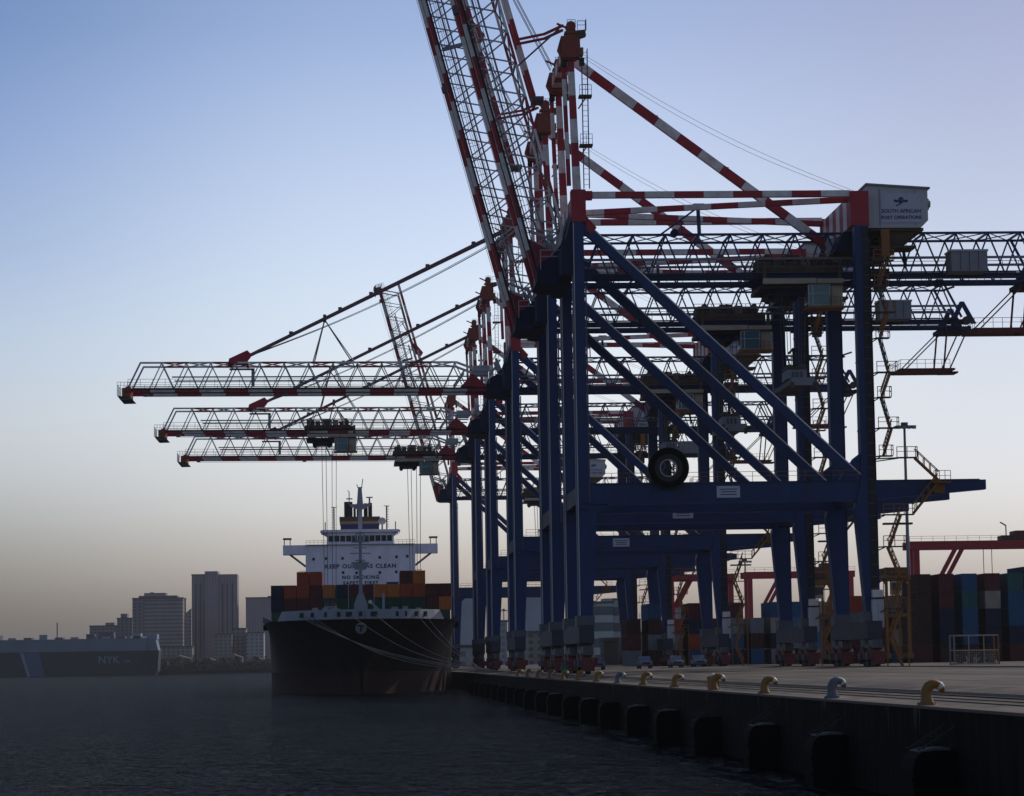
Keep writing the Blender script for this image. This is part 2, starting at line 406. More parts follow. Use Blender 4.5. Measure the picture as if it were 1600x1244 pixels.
def f_brace_f(b): b.bar((.8, YC+.3, 51.4), (29.6, 17.6, 51.4), .6, .6, 'white', 'red', 3.1)
def f_wcross(b): b.bar((0, .9, 51.3), (0, 17.6, 51.3), 1.1, 1.3, 'white', 'red', 2.8)
def f_lcross(b):
    b.bar((30.6, .4, 50.1), (30.6, 18.2, 50.1), 1.7, 3.4, 'red', 'white', 2.2)
    b.box(29.6, 31.6, -.7, .4, 48.3, 52.1, 'red'); b.box(29.6, 31.6, 18.2, 19.3, 48.3, 52.1, 'red')
    b.prism([(28.6, 46.2), (32.6, 46.2), (31.6, 48.3), (29.6, 48.3)], 4, 14.5, 'blue_dark')
def f_mast(b):
    b.bar((-.02, 0, 52.4), (-.5, 0, 68), .85, .8, 'white', 'red', 2.75, w1=.66, h1=.62)
    b.bar((-.85, .25, 53), (-1.28, .25, 67.6), .45, .42, 'red', 'white', 2.9)
def f_head(b):
    b.box(-1.5, .55, -.8, .8, 66.9, 69.0, 'headred')
    b.prism([(-1.9, 67.9), (-1.5, 69.3), (.2, 69.3), (.6, 68.2), (.2, 66.7), (-1.3, 66.7)], -.6, .6, 'headred')
    b.box(-.85, .1, -.55, .55, 69.0, 70.6, 'headred'); b.tube([(-.4, -.6, 70.4), (-.4, .6, 70.4)], .55, 'headred', 12)
    b.box(-1.1, .35, -.7, .7, 69.6, 69.8, 'orange'); b.box(-.4, .9, -.75, .75, 67.2, 68.0, 'orange')
    b.prism([(.1, 69.0), (1.25, 69.4), (1.1, 70.0), (.1, 69.9)], -.6, .6, 'brown')
    b.rail((.3, -.6, 69.95), (1.25, -.6, 69.95), 'steel', 1.0, .95, .06); b.rail((1.25, -.6, 69.95), (1.25, .6, 69.95), 'steel', 1.2, .6, .06)
    b.rail((-.8, -.5, 70.6), (.1, -.5, 70.6), 'steel', .5, .45, .05)
    b.box(.5, 1.0, -.5, .5, 66.2, 66.9, 'black'); b.box(-1.5, -.9, -.5, .5, 66.1, 66.6, 'black')
    b.bar((-.8, 0, 70.3), (-1.9, 0, 70.8), .2, .2, 'red')
def f_headbeam(b): b.bar((-.6, .8, 68.1), (-.6, 17.7, 68.1), 1.3, 1.3, 'red', 'white', 2.8)
def f_mastladder(b):
    for x in (.75, 1.35):
        b.bar((x, -.35, 52.6), (x, -.35, 68), .06, .06, 'steel'); b.bar((x, .35, 52.6), (x, .35, 68), .06, .06, 'steel')
    for i in range(26): b.bar((.75, -.35, 53+.58*i), (1.35, -.35, 53+.58*i), .04, .04, 'steel')
    for z in (57.2, 62.6):
        b.box(.35, 1.75, -.7, .7, z, z+.22, 'brown')
        b.rail((.4, -.65, z+.2), (1.7, -.65, z+.2), 'steel', 1.1, .65, .05)
        b.bar((.3, 0, z-1.2), (1.1, 0, z), .15, .15, 'orange')
def f_backstay(b):
    b.bar((.2, YC, 69.0), (29.0, YC, 47.3), .78, .95, 'white', 'red', 3.05)
    b.prism([(28.2, 48.9), (30.2, 47.4), (30.2, 45.6), (28.6, 46.4)], YC-.5, YC+.5, 'lightgrey')
    for z in (2.0, 3.6): b.box(4.9*z-.15, 4.9*z+.15, YC-.1, YC+.1, 69-4.9*z*.753+.3, 69-4.9*z*.753+.85, 'steel')
def f_girder(b):
    for y in (YC-3, YC+3):
        b.box(-3.4, 52.6, y-.40, y+.40, 43.5, 44.0, 'blue')
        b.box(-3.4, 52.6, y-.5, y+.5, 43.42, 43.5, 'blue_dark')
        b.bar((-1.0, y, 48.5), (51.6, y, 48.5), .25, .25, 'blue')
        b.bar((-1.0, y, 45.75), (52.2, y, 45.75), .26, .26, 'grey')
        n = 15
        for i in range(n):
            x = -.6+3.6*i
            if x+1.8 > 52.5: break
            b.bar((x, y, 48.4), (x-1.75, y, 43.95), .16, .16, 'blue'); b.bar((x, y, 48.4), (x+1.75, y, 43.95), .16, .16, 'blue')
    for i in range(15):
        x = -.6+3.6*i
        b.bar((x, YC-3, 48.5), (x, YC+3, 48.5), .2, .2, 'blue')
        if i < 14: b.bar((x, YC-3, 48.5), (x+3.6, YC+3, 48.5), .10, .10, 'blue'); b.bar((x, YC+3, 48.5), (x+3.6, YC-3, 48.5), .10, .10, 'blue')
    b.bar((51.2, YC-3, 48.5), (52.8, YC-3, 49.0), .25, .25, 'blue'); b.bar((51.2, YC+3, 48.5), (52.8, YC+3, 49.0), .25, .25, 'blue')
    for y in (YC-3, YC+3): b.bar((50.2, y, 48.5), (52.3, y, 44.3), .25, .25, 'blue')
    for y in (YC-2.6, YC-1.2): b.bar((14.1, y, 48.5), (14.0, y, 51.7), .22, .22, 'blue')
    b.bar((9.6, YC-2.9, 48.5), (13.9, YC-2.4, 51.6), .2, .2, 'blue'); b.bar((12.0, YC-2.9, 48.5), (12.0, YC-2.6, 50.2), .16, .16, 'blue'); b.box(13.4, 14.6, YC-2.9, YC-.9, 51.6, 52.0, 'blue_dark'); b.tube([(11.2, YC-3.2, 48.7), (11.2, YC-2.6, 48.7)], .45, 'blue_dark', 10)
    b.box(49.9, 53.4, YC-3.4, YC+3.4, 42.6, 43.1, 'blue_dark')
    for y in (YC-3.5, YC+3.5):
        b.prism([(50.6, 43.4), (52.0, 46.2), (52.5, 46.2), (54.0, 43.4), (53.4, 43.4), (52.3, 45.6), (51.2, 43.4)], y-.25, y+.25, 'blue')
        b.tube([(51.2, y-.3, 43.8), (51.2, y+.3, 43.8)], .6, 'blue_dark', 14); b.tube([(52.8, y-.3, 43.8), (52.8, y+.3, 43.8)], .55, 'brown', 14)
    for x in (31, 40.5): b.box(x-.4, x+.4, YC-3.6, YC-2.4, 42.5, 43.25, 'blue_dark')
    b.tube([(33.8, YC-4.1, 43.4), (33.8, YC-3.2, 43.4)], .75, 'blue_dark', 12); b.box(32.6, 34.8, YC-4.2, YC-3.6, 43.6, 44.4, 'brown'); b.box(33.2, 34.3, YC-4, YC-3, 41.9, 43.2, 'brown')
def f_walk(b):
    y = YC-4.1
    b.box(2, 51, y-.35, y+.35, 43.98, 44.04, 'steel')
    b.rail((2, y-.35, 44.04), (51, y-.35, 44.04), 'steel', 1.1, 1.8, .06)
    b.rail((2, YC+4.4, 44.04), (51, YC+4.4, 44.04), 'steel', 1.1, 1.8, .06)
    b.rail((36, y-.4, 42.5), (50, y-.4, 42.5), 'steel', .8, 2.6, .05)
def f_ebox(b):
    b.box(41.2, 45.2, 2.6, 5.6, 43.7, 45.9, 'grey'); b.box(41.1, 45.3, 2.5, 5.7, 45.9, 46.1, 'lightgrey')
    for x in (42.2, 43.2, 44.2): b.box(x-.03, x+.03, 2.55, 2.6, 43.8, 45.8, 'steel')
def f_hang(b):
    b.box(44.2, 51.2, YC-3.2, YC+3.2, 37.6, 37.85, 'rustred')
    b.prism([(44.0, 37.2), (50.0, 37.2), (51.4, 37.7), (44.6, 37.7)], YC-3.4, YC-3.2, 'rustred')
    b.box(49.9, 52, YC-1.5, YC+1.5, 37.4, 37.6, 'rustred')
    b.rail((44.3, YC-3.2, 37.85), (50.6, YC-3.2, 37.85), 'steel', 1.1, 1.0, .05); b.rail((44.3, YC-3.2, 37.85), (44.3, YC+3.2, 37.85), 'steel', 1.1, 1.0, .05)
    for y in (YC-3.1, YC+3.1):
        b.bar((45.0, y, 37.8), (50.6, y, 43.2), .14, .14, 'rustred'); b.bar((49.8, y, 37.8), (50.4, y, 43.2), .2, .2, 'rustred')
        b.bar((50.6, y, 37.8), (53.2, y, 43.2), .16, .16, 'rustred')
def f_haunch(b):
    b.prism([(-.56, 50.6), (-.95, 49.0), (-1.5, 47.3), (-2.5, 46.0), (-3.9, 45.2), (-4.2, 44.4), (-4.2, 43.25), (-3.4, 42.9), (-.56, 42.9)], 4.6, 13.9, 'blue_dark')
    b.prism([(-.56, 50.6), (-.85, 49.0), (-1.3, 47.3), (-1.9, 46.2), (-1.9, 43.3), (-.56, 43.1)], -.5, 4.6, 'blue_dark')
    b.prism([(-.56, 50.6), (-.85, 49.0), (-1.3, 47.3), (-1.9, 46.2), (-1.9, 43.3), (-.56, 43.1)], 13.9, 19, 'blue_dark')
    b.bar((-3.8, 4.3, 46.6), (1.0, 4.3, 46.6), .09, .09, 'lightgrey'); b.bar((-3.8, 4.3, 45.9), (1.0, 4.3, 45.9), .09, .09, 'lightgrey')
    b.bar((-3.8, 4.3, 44.5), (-3.8, 4.3, 46.6), .09, .09, 'lightgrey')
def f_latch(b):                                   # the pale link arms above the hinge
    for y in (YC-2.6, YC+2.6):
        b.bar((-2.6, y, 48.6), (-1.1, y, 44.6), .42, .42, 'lightgrey'); b.bar((-1.2, y, 48.9), (.4, y, 48.9), .4, .4, 'lightgrey')
        b.tube([(-1.1, y-.35, 44.5), (-1.1, y+.35, 44.5)], .36, 'lightgrey', 12)
        b.bar((-3.4, y, 46.4), (-1.9, y, 48.4), .22, .22, 'lightgrey')
def f_boom(b):
    L = -55.4
    for y in (-3, 3):
        b.bar((.6, y, -.27), (L, y, -.27), .7, .38, 'red', 'white', 3.75); b.bar((.5, y, .05), (L+.2, y, .05), .64, .25, 'black')
        b.bar((-4.8, y, 4.1), (L+2.1, y, 4.1), .28, .28, 'white', 'red', 3.75)
        b.bar((-4.8, y, 4.1), (-2.2, y, 3.1), .34, .34, 'white'); b.bar((-2.2, y, 3.1), (.3, y, 3.1), .6, .9, 'lightgrey')
        b.bar((-3.4, y, 3.0), (-5.2, y, .4), .3, .3, 'lightgrey')
        b.bar((.0, y, 1.9), (L+7, y, 1.9), .2, .2, 'grey')
        x = -5.0
        while x > L+3.2:
            b.bar((x, y, 4.0), (x+1.8, y, .15), .155, .155, 'lightgrey'); b.bar((x, y, 4.0), (x-1.8, y, .15), .155, .155, 'lightgrey')
            x -= 3.75
        b.bar((L+2.2, y, 4.1), (L+.3, y, .15), .26, .26, 'lightgrey')
        b.prism([(.2, .18), (-4.2, .18), (-2.3, 2.3)], y-.3, y+.3, 'red')
    x = -5.0; i = 0
    while x > L+3:
        b.bar((x, -3, 4.1), (x, 3, 4.1), .2, .2, 'lightgrey')
        if x-3.75 > L+3: b.bar((x, -3, 4.1), (x-3.75, 3, 4.1), .13, .13, 'steel'); b.bar((x, 3, 4.1), (x-3.75, -3, 4.1), .13, .13, 'steel')
        x -= 3.75
    b.bar((L+.3, -3.4, 0), (L+.3, 3.4, 0), .7, .9, 'red')
    b.prism([(-37.4, 4.1), (-40.0, 4.0), (-39.8, 5.0), (-37.0, 6.3), (-36.3, 5.6)], -.7, .7, 'red')
    b.bar((-37, -3, 4.1), (-37, 3, 4.1), .4, .4, 'red'); b.bar((-39.5, -3, 4.1), (-39.5, 3, 4.1), .4, .4, 'red')
    b.box(-39.6, -35.9, -3.3, -3.1, 2.9, 3.2, 'steel'); b.bar((-36, -3.2, 3.2), (-36, -3.2, .4), .5, .2, 'grey')
    for xx in (-52.4, -31): b.box(xx-.35, xx+.35, -3.5, -2.5, -1.1, -.6, 'steel')
def f_boomwalk(b):
    b.box(-55, -2, -4.2, -3.5, .30, .36, 'steel')
    b.rail((-55, -4.2, .36), (-6, -4.2, .36), 'steel', 1.1, 1.9, .055)
    b.rail((-55, 4.2, .36), (-6, 4.2, .36), 'steel', 1.1, 1.9, .055)
    b.bar((-52, -3.4, -1.15), (-7, -3.4, -1.15), .05, .05, 'steel')
def f_tip(b):
    b.box(-56.5, -54.9, -3.4, 3.4, -1.3, -1.1, 'brown'); b.box(-56.0, -54.8, -3.2, 3.2, -1.05, .25, 'orange')
    b.prism([(-56.7, -.9), (-54.8, -1.3), (-54.3, -1.6), (-56.2, -1.65)], -3.3, 3.3, 'steel')
    b.rail((-56.7, -3.4, -1.0), (-56.7, 3.4, -1.0), 'lightgrey', 1.7, 1.1, .06); b.rail((-56.7, -3.4, 0), (-54.6, -3.4, 0), 'lightgrey', 1.1, .6, .06)
def f_house(b):
    b.prism([(31.7, 48.2), (37.5, 48.2), (38.3, 49.0), (38.3, 52.45), (32.3, 52.95), (31.7, 52.9)], .4, 18, 'lightgrey')
    b.prism([(31.5, 52.93), (38.55, 52.43), (38.55, 52.62), (31.5, 53.1)], .15, 18.2, 'grey')
    for x in (33.0, 36.9): b.box(x-.04, x+.04, .34, .4, 48.4, 52.4, 'grey')
    b.box(38.3, 38.6, 1.2, 2.4, 50.3, 51.5, 'grey'); b.tube([(38.3, 1.2, 50.9), (38.7, 1.2, 50.9)], .4, 'grey', 10)
def f_housebase(b):
    b.prism([(33.2, 48.2), (37.3, 48.2), (35.8, 46.4), (34.0, 46.4)], 1, 17, 'brown')
    b.box(31.9, 37.8, .6, 17.6, 47.9, 48.2, 'brown'); b.box(31.6, 36.9, .4, 4, 46.0, 46.25, 'brown')
    b.rail((31.9, .5, 46.2), (36.8, .5, 46.2), 'brown', 1.0, .9, .06)
    for x in (32.3, 34.2, 36.2): b.bar((x, 3, 44.3), (x-.4, 3, 48), .3, .3, 'blue_dark')
    b.box(33.0, 33.9, -.1, .5, 45.0, 48.0, 'orange')
def f_reel(b):
    c = (0, 0, 0)
    b.ring(c, 2.2, .95, -.35, .35, 'black', 44); b.ring(c, 2.12, 1.5, -.42, .42, 'rubber', 44)
    b.ring(c, .95, .86, -.3, .3, 'lightgrey', 30)
    for k in range(6):
        t = k*math.pi/3+.2; b.bar((.3*math.cos(t), 0, .3*math.sin(t)), (1.0*math.cos(t), 0, 1.0*math.sin(t)), .1, .1, 'steel')
    b.tube([(0, -.5, 0), (0, .7, 0)], .38, 'black', 16)
    b.prism([(-.25, -.8), (.25, -.8), (.2, .2), (.35, .4), (.15, .85), (-.15, .85), (-.35, .4), (-.2, .2)], .1, .3, 'black')
    b.box(-.4, .4, .3, .8, -1.6, -.2, 'black')
def f_stair(b):
    y = -1.75
    def plat(x0, x1, z):
        b.box(x0, x1, y-.5, y+.5, z, z+.12, 'brown'); b.bar((.72+30.7, y, z-.3), (x0+.2, y, z), .12, .12, 'brown')
        b.rail((x0, y-.5, z+.1), (x1, y-.5, z+.1), 'orange', 1.1, 1.0, .075); b.rail((x1, y-.5, z+.1), (x1, y+.5, z+.1), 'orange', 1.1, 1.0, .075)
        b.bar((31.3, -.5, z+.05), (x0+.1, y, z+.05), .14, .14, 'steel')
    def flight(xa, za, xb, zb, m='orange', o=0):
        for d in (-.32, .32):
            b.bar((xa, y+d, za), (xb, y+d, zb), .09, .2, m); b.bar((xa, y+d, za+1), (xb, y+d, zb+1), .08, .08, m)
            for i in range(4):
                q = (i+.5)/4; b.bar((xa+(xb-xa)*q, y+d, za+(zb-za)*q), (xa+(xb-xa)*q, y+d, za+(zb-za)*q+1), .08, .08, m)
        n = max(2, int(abs(zb-za)/.35))
        for i in range(n):
            q = (i+.5)/n; b.box(xa+(xb-xa)*q-.12, xa+(xb-xa)*q+.12, y-.32, y+.32, za+(zb-za)*q-.02, za+(zb-za)*q+.02, 'steel')
    zs = [44.2, 41.4, 38.6, 35.8, 32.1, 29.4, 26.1, 23.1]
    for i, z in enumerate(zs):
        plat(31.7, 33.9 if i % 2 == 0 else 33.2, z)
    for i in range(len(zs)-1):
        a, c = (32.1, 33.0) if i % 2 else (33.2, 32.2)
        flight(a, zs[i], c, zs[i+1], 'steel' if i % 2 else 'orange')
    plat(33.6, 35.8, 22.9); flight(35.6, 22.9, 38.2, 20.4); 
    b.box(37.4, 39.3, y-.6, y+.6, 20.2, 20.35, 'yellow'); b.rail((37.5, y-.6, 20.3), (39.3, y-.6, 20.3), 'yellow', 1.2, .6, .06)
    b.box(37.6, 38.8, y+.2, y+.9, 19.2, 20.2, 'yellow')
    flight(38.0, 20.2, 35.3, 17.0, 'yellow')
    plat(32.0, 35.3, 16.8); b.box(32.0, 35.1, y-.5, y+.5, 15.8, 16.0, 'brown')
    zz = [16.8, 13.4, 10.0, 6.8]
    for i in range(3):
        a, c = (33.9, 32.6) if i % 2 == 0 else (32.4, 33.7)
        flight(a, zz[i], c, zz[i+1], 'orange'); plat(31.9, 34.3, zz[i+1])
    flight(33.7, 6.8, 32.4, 3.6, 'orange'); flight(32.4, 3.6, 33.7, .7, 'orange')
    b.bar((34.3, y-.4, 6.8), (34.3, y-.4, .72), .12, .12, 'orange'); b.bar((32.0, y-.4, 6.8), (32.0, y-.4, .72), .12, .12, 'orange')
def f_cabinet(b):
    b.box(-.1, 1.15, -1.7, -.9, 4.9, 7.9, 'lightgrey'); b.box(-.02, 1.1, -1.65, -.9, 8.1, 8.9, 'white'); b.box(-.15, 1.2, -1.75, -.88, 7.9, 8.1, 'black')
    b.box(.5, .53, -1.72, -1.7, 5.0, 7.8, 'grey'); b.box(1.15, 1.5, -1.4, -1.1, 6.9, 7.2, 'steel')
def f_trolley(b):
    for y in (-3, 3): b.box(-4.4, 4.4, y-.5, y+.5, 44.02, 44.8, 'brown')
    b.box(-4.3, 4.0, -3.4, 3.4, 44.8, 45.0, 'brown')
    for i, (x0, x1, z1) in enumerate(((-4.0, -2.6, 46.0), (-2.4, -1.6, 45.9), (-1.2, .4, 46.2), (.7, 1.7, 46.1), (1.9, 2.6, 45.8), (2.8, 3.6, 46.0))):
        b.box(x0, x1, -2.6+.3*(i % 2), 2.4, 45.0, z1, ('brown', 'steel', 'brown', 'beige', 'rustred', 'brown')[i])
    for x, z in ((-3.2, 46.0), (-.4, 45.9), (3.1, 46.0)): b.tube([(x, -2.9, z), (x, 2.9, z)], .32, 'brown', 12)
    b.rail((-4.6, -3.6, 45.0), (4.1, -3.6, 45.0), 'yellow', 1.15, 1.1, .06); b.rail((-4.6, 3.6, 45.0), (4.1, 3.6, 45.0), 'yellow', 1.15, 1.1, .06)
    b.box(-3.9, 2.0, -4.6, -4.1, 42.75, 43.35, 'beige'); b.box(-3.9, 5.0, 4.1, 4.6, 42.75, 43.35, 'beige'); b.box(2.1, 5.0, -4.55, -4.15, 42.7, 43.3, 'beige')
    b.box(-4.1, 2.2, -3.9, 3.9, 42.3, 42.72, 'black'); b.box(-3.0, .6, -3.2, 3.2, 41.7, 42.3, 'blue_dark')
    for x in (-3.7, 4.6):
        for y in (-4.35, 4.35): b.box(x-.2, x+.2, y-.2, y+.2, 43.3, 44.9, 'brown')
    for x in (-2.6, 0): b.tube([(x, -1.5, 41.6), (x, 1.5, 41.6)], .38, 'black', 12)
def f_cab(b):
    b.box(1.3, 3.6, -4.6, -2.2, 40.3, 42.6, 'steel')
    b.prism([(1.05, 40.5), (1.3, 40.3), (3.4, 40.3), (3.4, 42.5), (1.05, 42.5)], -4.75, -4.6, 'glass')
    b.box(1.0, 1.3, -4.6, -2.2, 40.5, 42.5, 'glass')
    for z in (40.3, 41.6, 42.55): b.box(1.0, 3.5, -4.82, -4.75, z-.04, z+.04, 'lightgrey')
    for x in (1.05, 1.5, 3.4): b.box(x-.05, x+.05, -4.83, -4.75, 40.3, 42.55, 'lightgrey')
    b.box(3.6, 4.9, -4.4, -2.2, 40.2, 43.0, 'beige'); b.box(.9, 5.1, -4.9, -2.0, 40.0, 40.2, 'orange'); b.box(.9, 5.0, -4.9, -2.0, 42.6, 42.75, 'brown')
    b.rail((3.4, -4.9, 40.2), (5.1, -4.9, 40.2), 'orange', 1.0, .6, .05)
def f_spreader_low(b): f_spreader(b, False)
def f_spreader(b, top=True):
    b.box(-1.1, 1.1, -1.9, 1.9, .9, 1.9, 'grey'); b.box(-1.2, 1.2, -6.1, 6.1, 0, .55, 'steel')
    for y in (-6.0, 6.0):
        b.box(-1.25, 1.25, y-.25, y+.25, -.25, .6, 'grey')
        for x in (-1.2, 1.2): b.box(x-.18, x+.18, y-.3, y+.3, -.6, .1, 'brown')
    for x in (-.7, .7):
        b.tube([(x, -1.2, 2.1), (x, -.9, 2.1)], .5, 'steel', 14); b.tube([(x, .9, 2.1), (x, 1.2, 2.1)], .5, 'steel', 14)
    b.box(-.9, .9, -1.6, 1.6, 1.9, 2.3, 'brown')
    if top: b.bar((0, 0, 2.3), (0, 0, 4.4), .3, .3, 'black'); b.bar((-.6, 0, 3.9), (0, 0, 4.5), .25, .25, 'black'); b.bar((.6, 0, 3.9), (0, 0, 4.5), .25, .25, 'black'); b.bar((-.9, 0, 2.6), (.9, 0, 2.6), .1, .1, 'black')
    for x in (-.45, 0, .5): b.box(x-.12, x+.12, -2.0, -1.9, .3, 1.7, 'steel')

def emblem_mesh():
    b = MB()
    n = 22
    ring = [(.30*math.cos(2*math.pi*k/n), .30*math.sin(2*math.pi*k/n)+.10) for k in range(n)]
    inner = [(.16*math.cos(2*math.pi*k/n), .16*math.sin(2*math.pi*k/n)+.10) for k in range(n)]
    for k in range(n):
        j = (k+1) % n; b.prism([ring[k], ring[j], inner[j], inner[k]], -.02, 0, 'logo')
    b.prism([(-.26, .02), (-.75, .16), (-.8, -.08), (-.62, -.16), (-.22, -.18)], -.02, 0, 'logo')
    b.prism([(.26, .02), (.62, .14), (.78, .02), (.70, -.16), (.22, -.18)], -.02, 0, 'logo')
    b.prism([(-.22, -.182), (.22, -.182), (.02, -.34), (-.5, -.62), (-.62, -.55), (-.18, -.3)], -.02, 0, 'logo')
    b.box(-.09, .09, -.02, 0, -.06, .26, 'logo')
    return b.mesh('emblem')
def sign_mesh():
    b = MB(); b.box(-1.25, 1.25, -.06, 0, -.62, .62, 'panel')
    for z, w in ((.28, .95), (.0, .8), (-.28, .9)): b.box(-w, w, -.07, -.06, z-.05, z+.05, 'lettering')
    return b.mesh('sign_board')
EM = emblem_mesh(); SG = sign_mesh()
T1 = text_mesh('SOUTH AFRICAN', .56, 'logo', .01, bold=.012); T2 = text_mesh('PORT OPERATIONS', .50, 'logo', .01, bold=.012)

CX = 23.7
def crane(Y, raised, tx, drop, label, reel=False, sign_x=15.6, stay=True):
    t = thing('container_crane', label, 'quay crane', (CX, Y, QZ), group='blue container cranes along the quay')
    for y in (0, 18.5):
        part('leg', 'wleg', f_wleg, t, (0, y, 0)); l = part('leg', 'lleg', f_lleg, t, (30.7, y, 0))
        y == 0 and (part('electrical_cabinet', 'cab', f_cabinet, l), part('cable_trunking', 'trunk', f_trunk, l))
        part('corner_joint', 'joint', f_joint, t, (0, y, 0))
        p = part('portal_beam', 'portal', f_portal, t, (0, y, 0))
        part('handrail', 'prail', f_portalrail, p)
        if y == 0: put('sign_board', SG, p, (sign_x, -.63, 19.6))
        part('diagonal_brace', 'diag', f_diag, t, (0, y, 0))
        part('upper_tie_beam', 'uptie', f_uptie, t, (0, y, 0))
        part('mast_leg', 'mast', f_mast, t, (0, y, 0))
        part('mast_head', 'head', f_head, t, (0, y, 0))
        for x, dz in ((0, .43), (30.7, .71)): part('bogie', 'bogie', f_bogie, t, (x, y, dz))
    for x in (0, 30.7):
        part('sill_beam', 'sill', f_sill, t, (x, 0, 0)); part('portal_tie', 'tie', f_tie, t, (x, 0, 0))
    part('plan_brace', 'br_n', f_brace_n, t); part('plan_brace', 'br_f', f_brace_f, t)
    part('cross_beam', 'wcross', f_wcross, t); part('cross_beam', 'lcross', f_lcross, t); part('head_beam', 'hbeam', f_headbeam, t)
    part('mast_ladder', 'mlad', f_mastladder, t); part('backstay', 'bstay', f_backstay, t)
    g = part('main_girder', 'girder', f_girder, t); part('walkway', 'walk', f_walk, g); part('equipment_box', 'ebox', f_ebox, g)
    part('hanging_platform', 'hang', f_hang, t); part('hinge_bracket', 'haunch', f_haunch, t); part('latch_arm', 'latch', f_latch, t)
    h = part('machinery_house', 'house', f_house, t); part('base_frame', 'hbase', f_housebase, h)
    pn = MB(); 
    if 'panelm' not in cache:
        pn.box(-2.15, 2.15, -.05, 0, -1.6, 1.6, 'panel'); cache['panelm'] = pn.mesh('name_panel')
    put('name_panel', cache['panelm'], h, (35.35, .38, 50.35))
    put('emblem', EM, h, (35.35, .32, 51.15)); put('lettering', T1, h, (35.35, .32, 50.0)); put('lettering', T2, h, (35.35, .32, 49.3))
    part('stair', 'stair', f_stair, t)
    if reel: part('cable_reel', 'reel', f_reel, t, (9.1, -1.5, 22.15))
    ang = R(75.3) if raised else R(.4)
    bo = part('boom', 'boom', f_boom, t, (HX, YC, HZ), (0, ang, 0)); part('boom_walkway', 'bwalk', f_boomwalk, bo); part('tip_platform', 'tip', f_tip, bo)
    tr = part('trolley', 'trolley', f_trolley, t, (tx, YC, 0)); part('operator_cab', 'opcab', f_cab, tr)
    rb = MB()
    sz = drop
    for x in (-1.35, -.6, .5, 1.3):
        for y in (-1.1, 1.1): rb.bar((x, y, 42.3), (x*.75, y, sz+2.1), .07, .07, 'steel')
    rb.build('hoist_rope', tr); part('spreader', 'spread' if tx > 0 else 'spread_low', f_spreader if tx > 0 else f_spreader_low, tr, (0, 0, sz))
    # forestays
    fb = MB()
    ap = Vector((-.9, YC, 69.0))
    if not raised:
        e = Vector((HX-37, YC, HZ+5.4+.2))
        fb.bar((-.9, YC-1.2, 68.9), e+Vector((0, -.5, 0)), .34, .38, 'stay'); fb.bar((-.9, YC+1.2, 68.9), e+Vector((0, .5, 0)), .34, .38, 'stay')
        for q in (.12, .3, .52, .64, .83): 
            c = ap.lerp(e, q); fb.box(c.x-.3, c.x+.3, YC-.9, YC+.9, c.z-.1, c.z+.5, 'steel')
        fb.build('forestay', t)
        rb = MB()
        for dy, dz in ((-.5, -1.0), (0, -1.25), (.5, -1.1)):
            pts = [ap.lerp(e, q)+Vector((0, dy, dz*(1-q)-1.2*math.sin(math.pi*q))) for q in [i/14 for i in range(15)]]
            rb.tube(pts, .05, 'steel', 5)
        rb.build('boom_hoist_rope', t)
        pb = MB(); k = ap.lerp(e, .70)
        for y in (-2.9, 2.9):
            for dx in (-1.8, 4.6) : pb.bar((k.x, YC, k.z-.2), (k.x+(dx if dx > 0 else -1.5-.4), YC+y, HZ+4.2 if dx > 0 else HZ+4.1), .13, .13, 'steel')
        pb.box(k.x-.25, k.x+.25, YC-.4, YC+.4, k.z-.6, k.z+.6, 'steel')
        pb.build('stay_hanger', t)
    else:
        d = Vector((-math.cos(ang), 0, math.sin(ang))); nrm = Vector((math.sin(ang), 0, math.cos(ang)))
        hp = Vector((HX, YC, HZ))
        a0 = hp+d*38.0+nrm*6.6
        kn = hp+d*16.8+nrm*6.0
        k2 = hp+d*24.2+nrm*6.4
        for y in (-1.2, 1.2):
            fb.bar(hp+d*56+nrm*4.9+Vector((0, y, 0)), hp+d*19.9+nrm*5.2+Vector((0, y, 0)), .5, .5, 'white', 'red', 3.0)
        fb.box(hp.x-.2, hp.x+1.1, YC-1.6, YC+1.6, hp.z+20.1, hp.z+20.5, 'steel')
        for y, dz in ((.5, 0), (1.0, -.4)):
            fb.bar((-1.2, y, 70.7+dz), (-3.0, 3.2+y, 70.5+dz), .22, .26, 'red'); fb.bar((-3.0, 3.2+y, 70.5+dz), (-5.9, 6.4+y, 70.6+dz), .22, .26, 'red')
        fb.bar((-1.6, .8, 70.4), (-5.9, 6.6, 67.5), .14, .14, 'steel')
        fb.build('forestay', t)
        rb = MB()
        for dy in (-1.5, -.7, .7, 1.5): rb.bar((-1.9, YC+dy, 67.9), hp+d*46+nrm*3.2+Vector((0, dy, 0)), .07, .07, 'steel')
        rb.build('boom_hoist_rope', t)
    rb = MB()
    for dy, sg in ((-.6, 1.3), (.6, 1.6)):
        a = Vector((.3, YC+dy, 70.2)); e = Vector((33.5, YC+dy, 53))
        rb.tube([a.lerp(e, i/16)+Vector((0, 0, -sg*math.sin(math.pi*i/16))) for i in range(17)], .022, 'grey', 4)
    rb.build('machinery_rope', t)
    return t
crane(293, True, 24.6, 31.6, 'nearest blue quay crane, raised boom, black cable reel on its portal beam', reel=True)
crane(335, True, 22.9, 30.2, 'second nearest blue quay crane, its raised boom left of the nearest one\'s', sign_x=15.6)
crane(415.6, False, 24.3, 33.5, 'blue quay crane with the highest of the three lowered red and white booms', sign_x=15.6)
crane(491, False, -29.3, 10.5, 'quay crane with the middle lowered boom, its trolley over the ship', sign_x=15.6)
crane(553, False, -12.7, 15.0, 'quay crane with the lowest and farthest of the three lowered booms', sign_x=15.6)
crane(693, True, 22.0, 31.0, 'farthest quay crane, small raised boom crossing behind the lowered booms', sign_x=15.6)

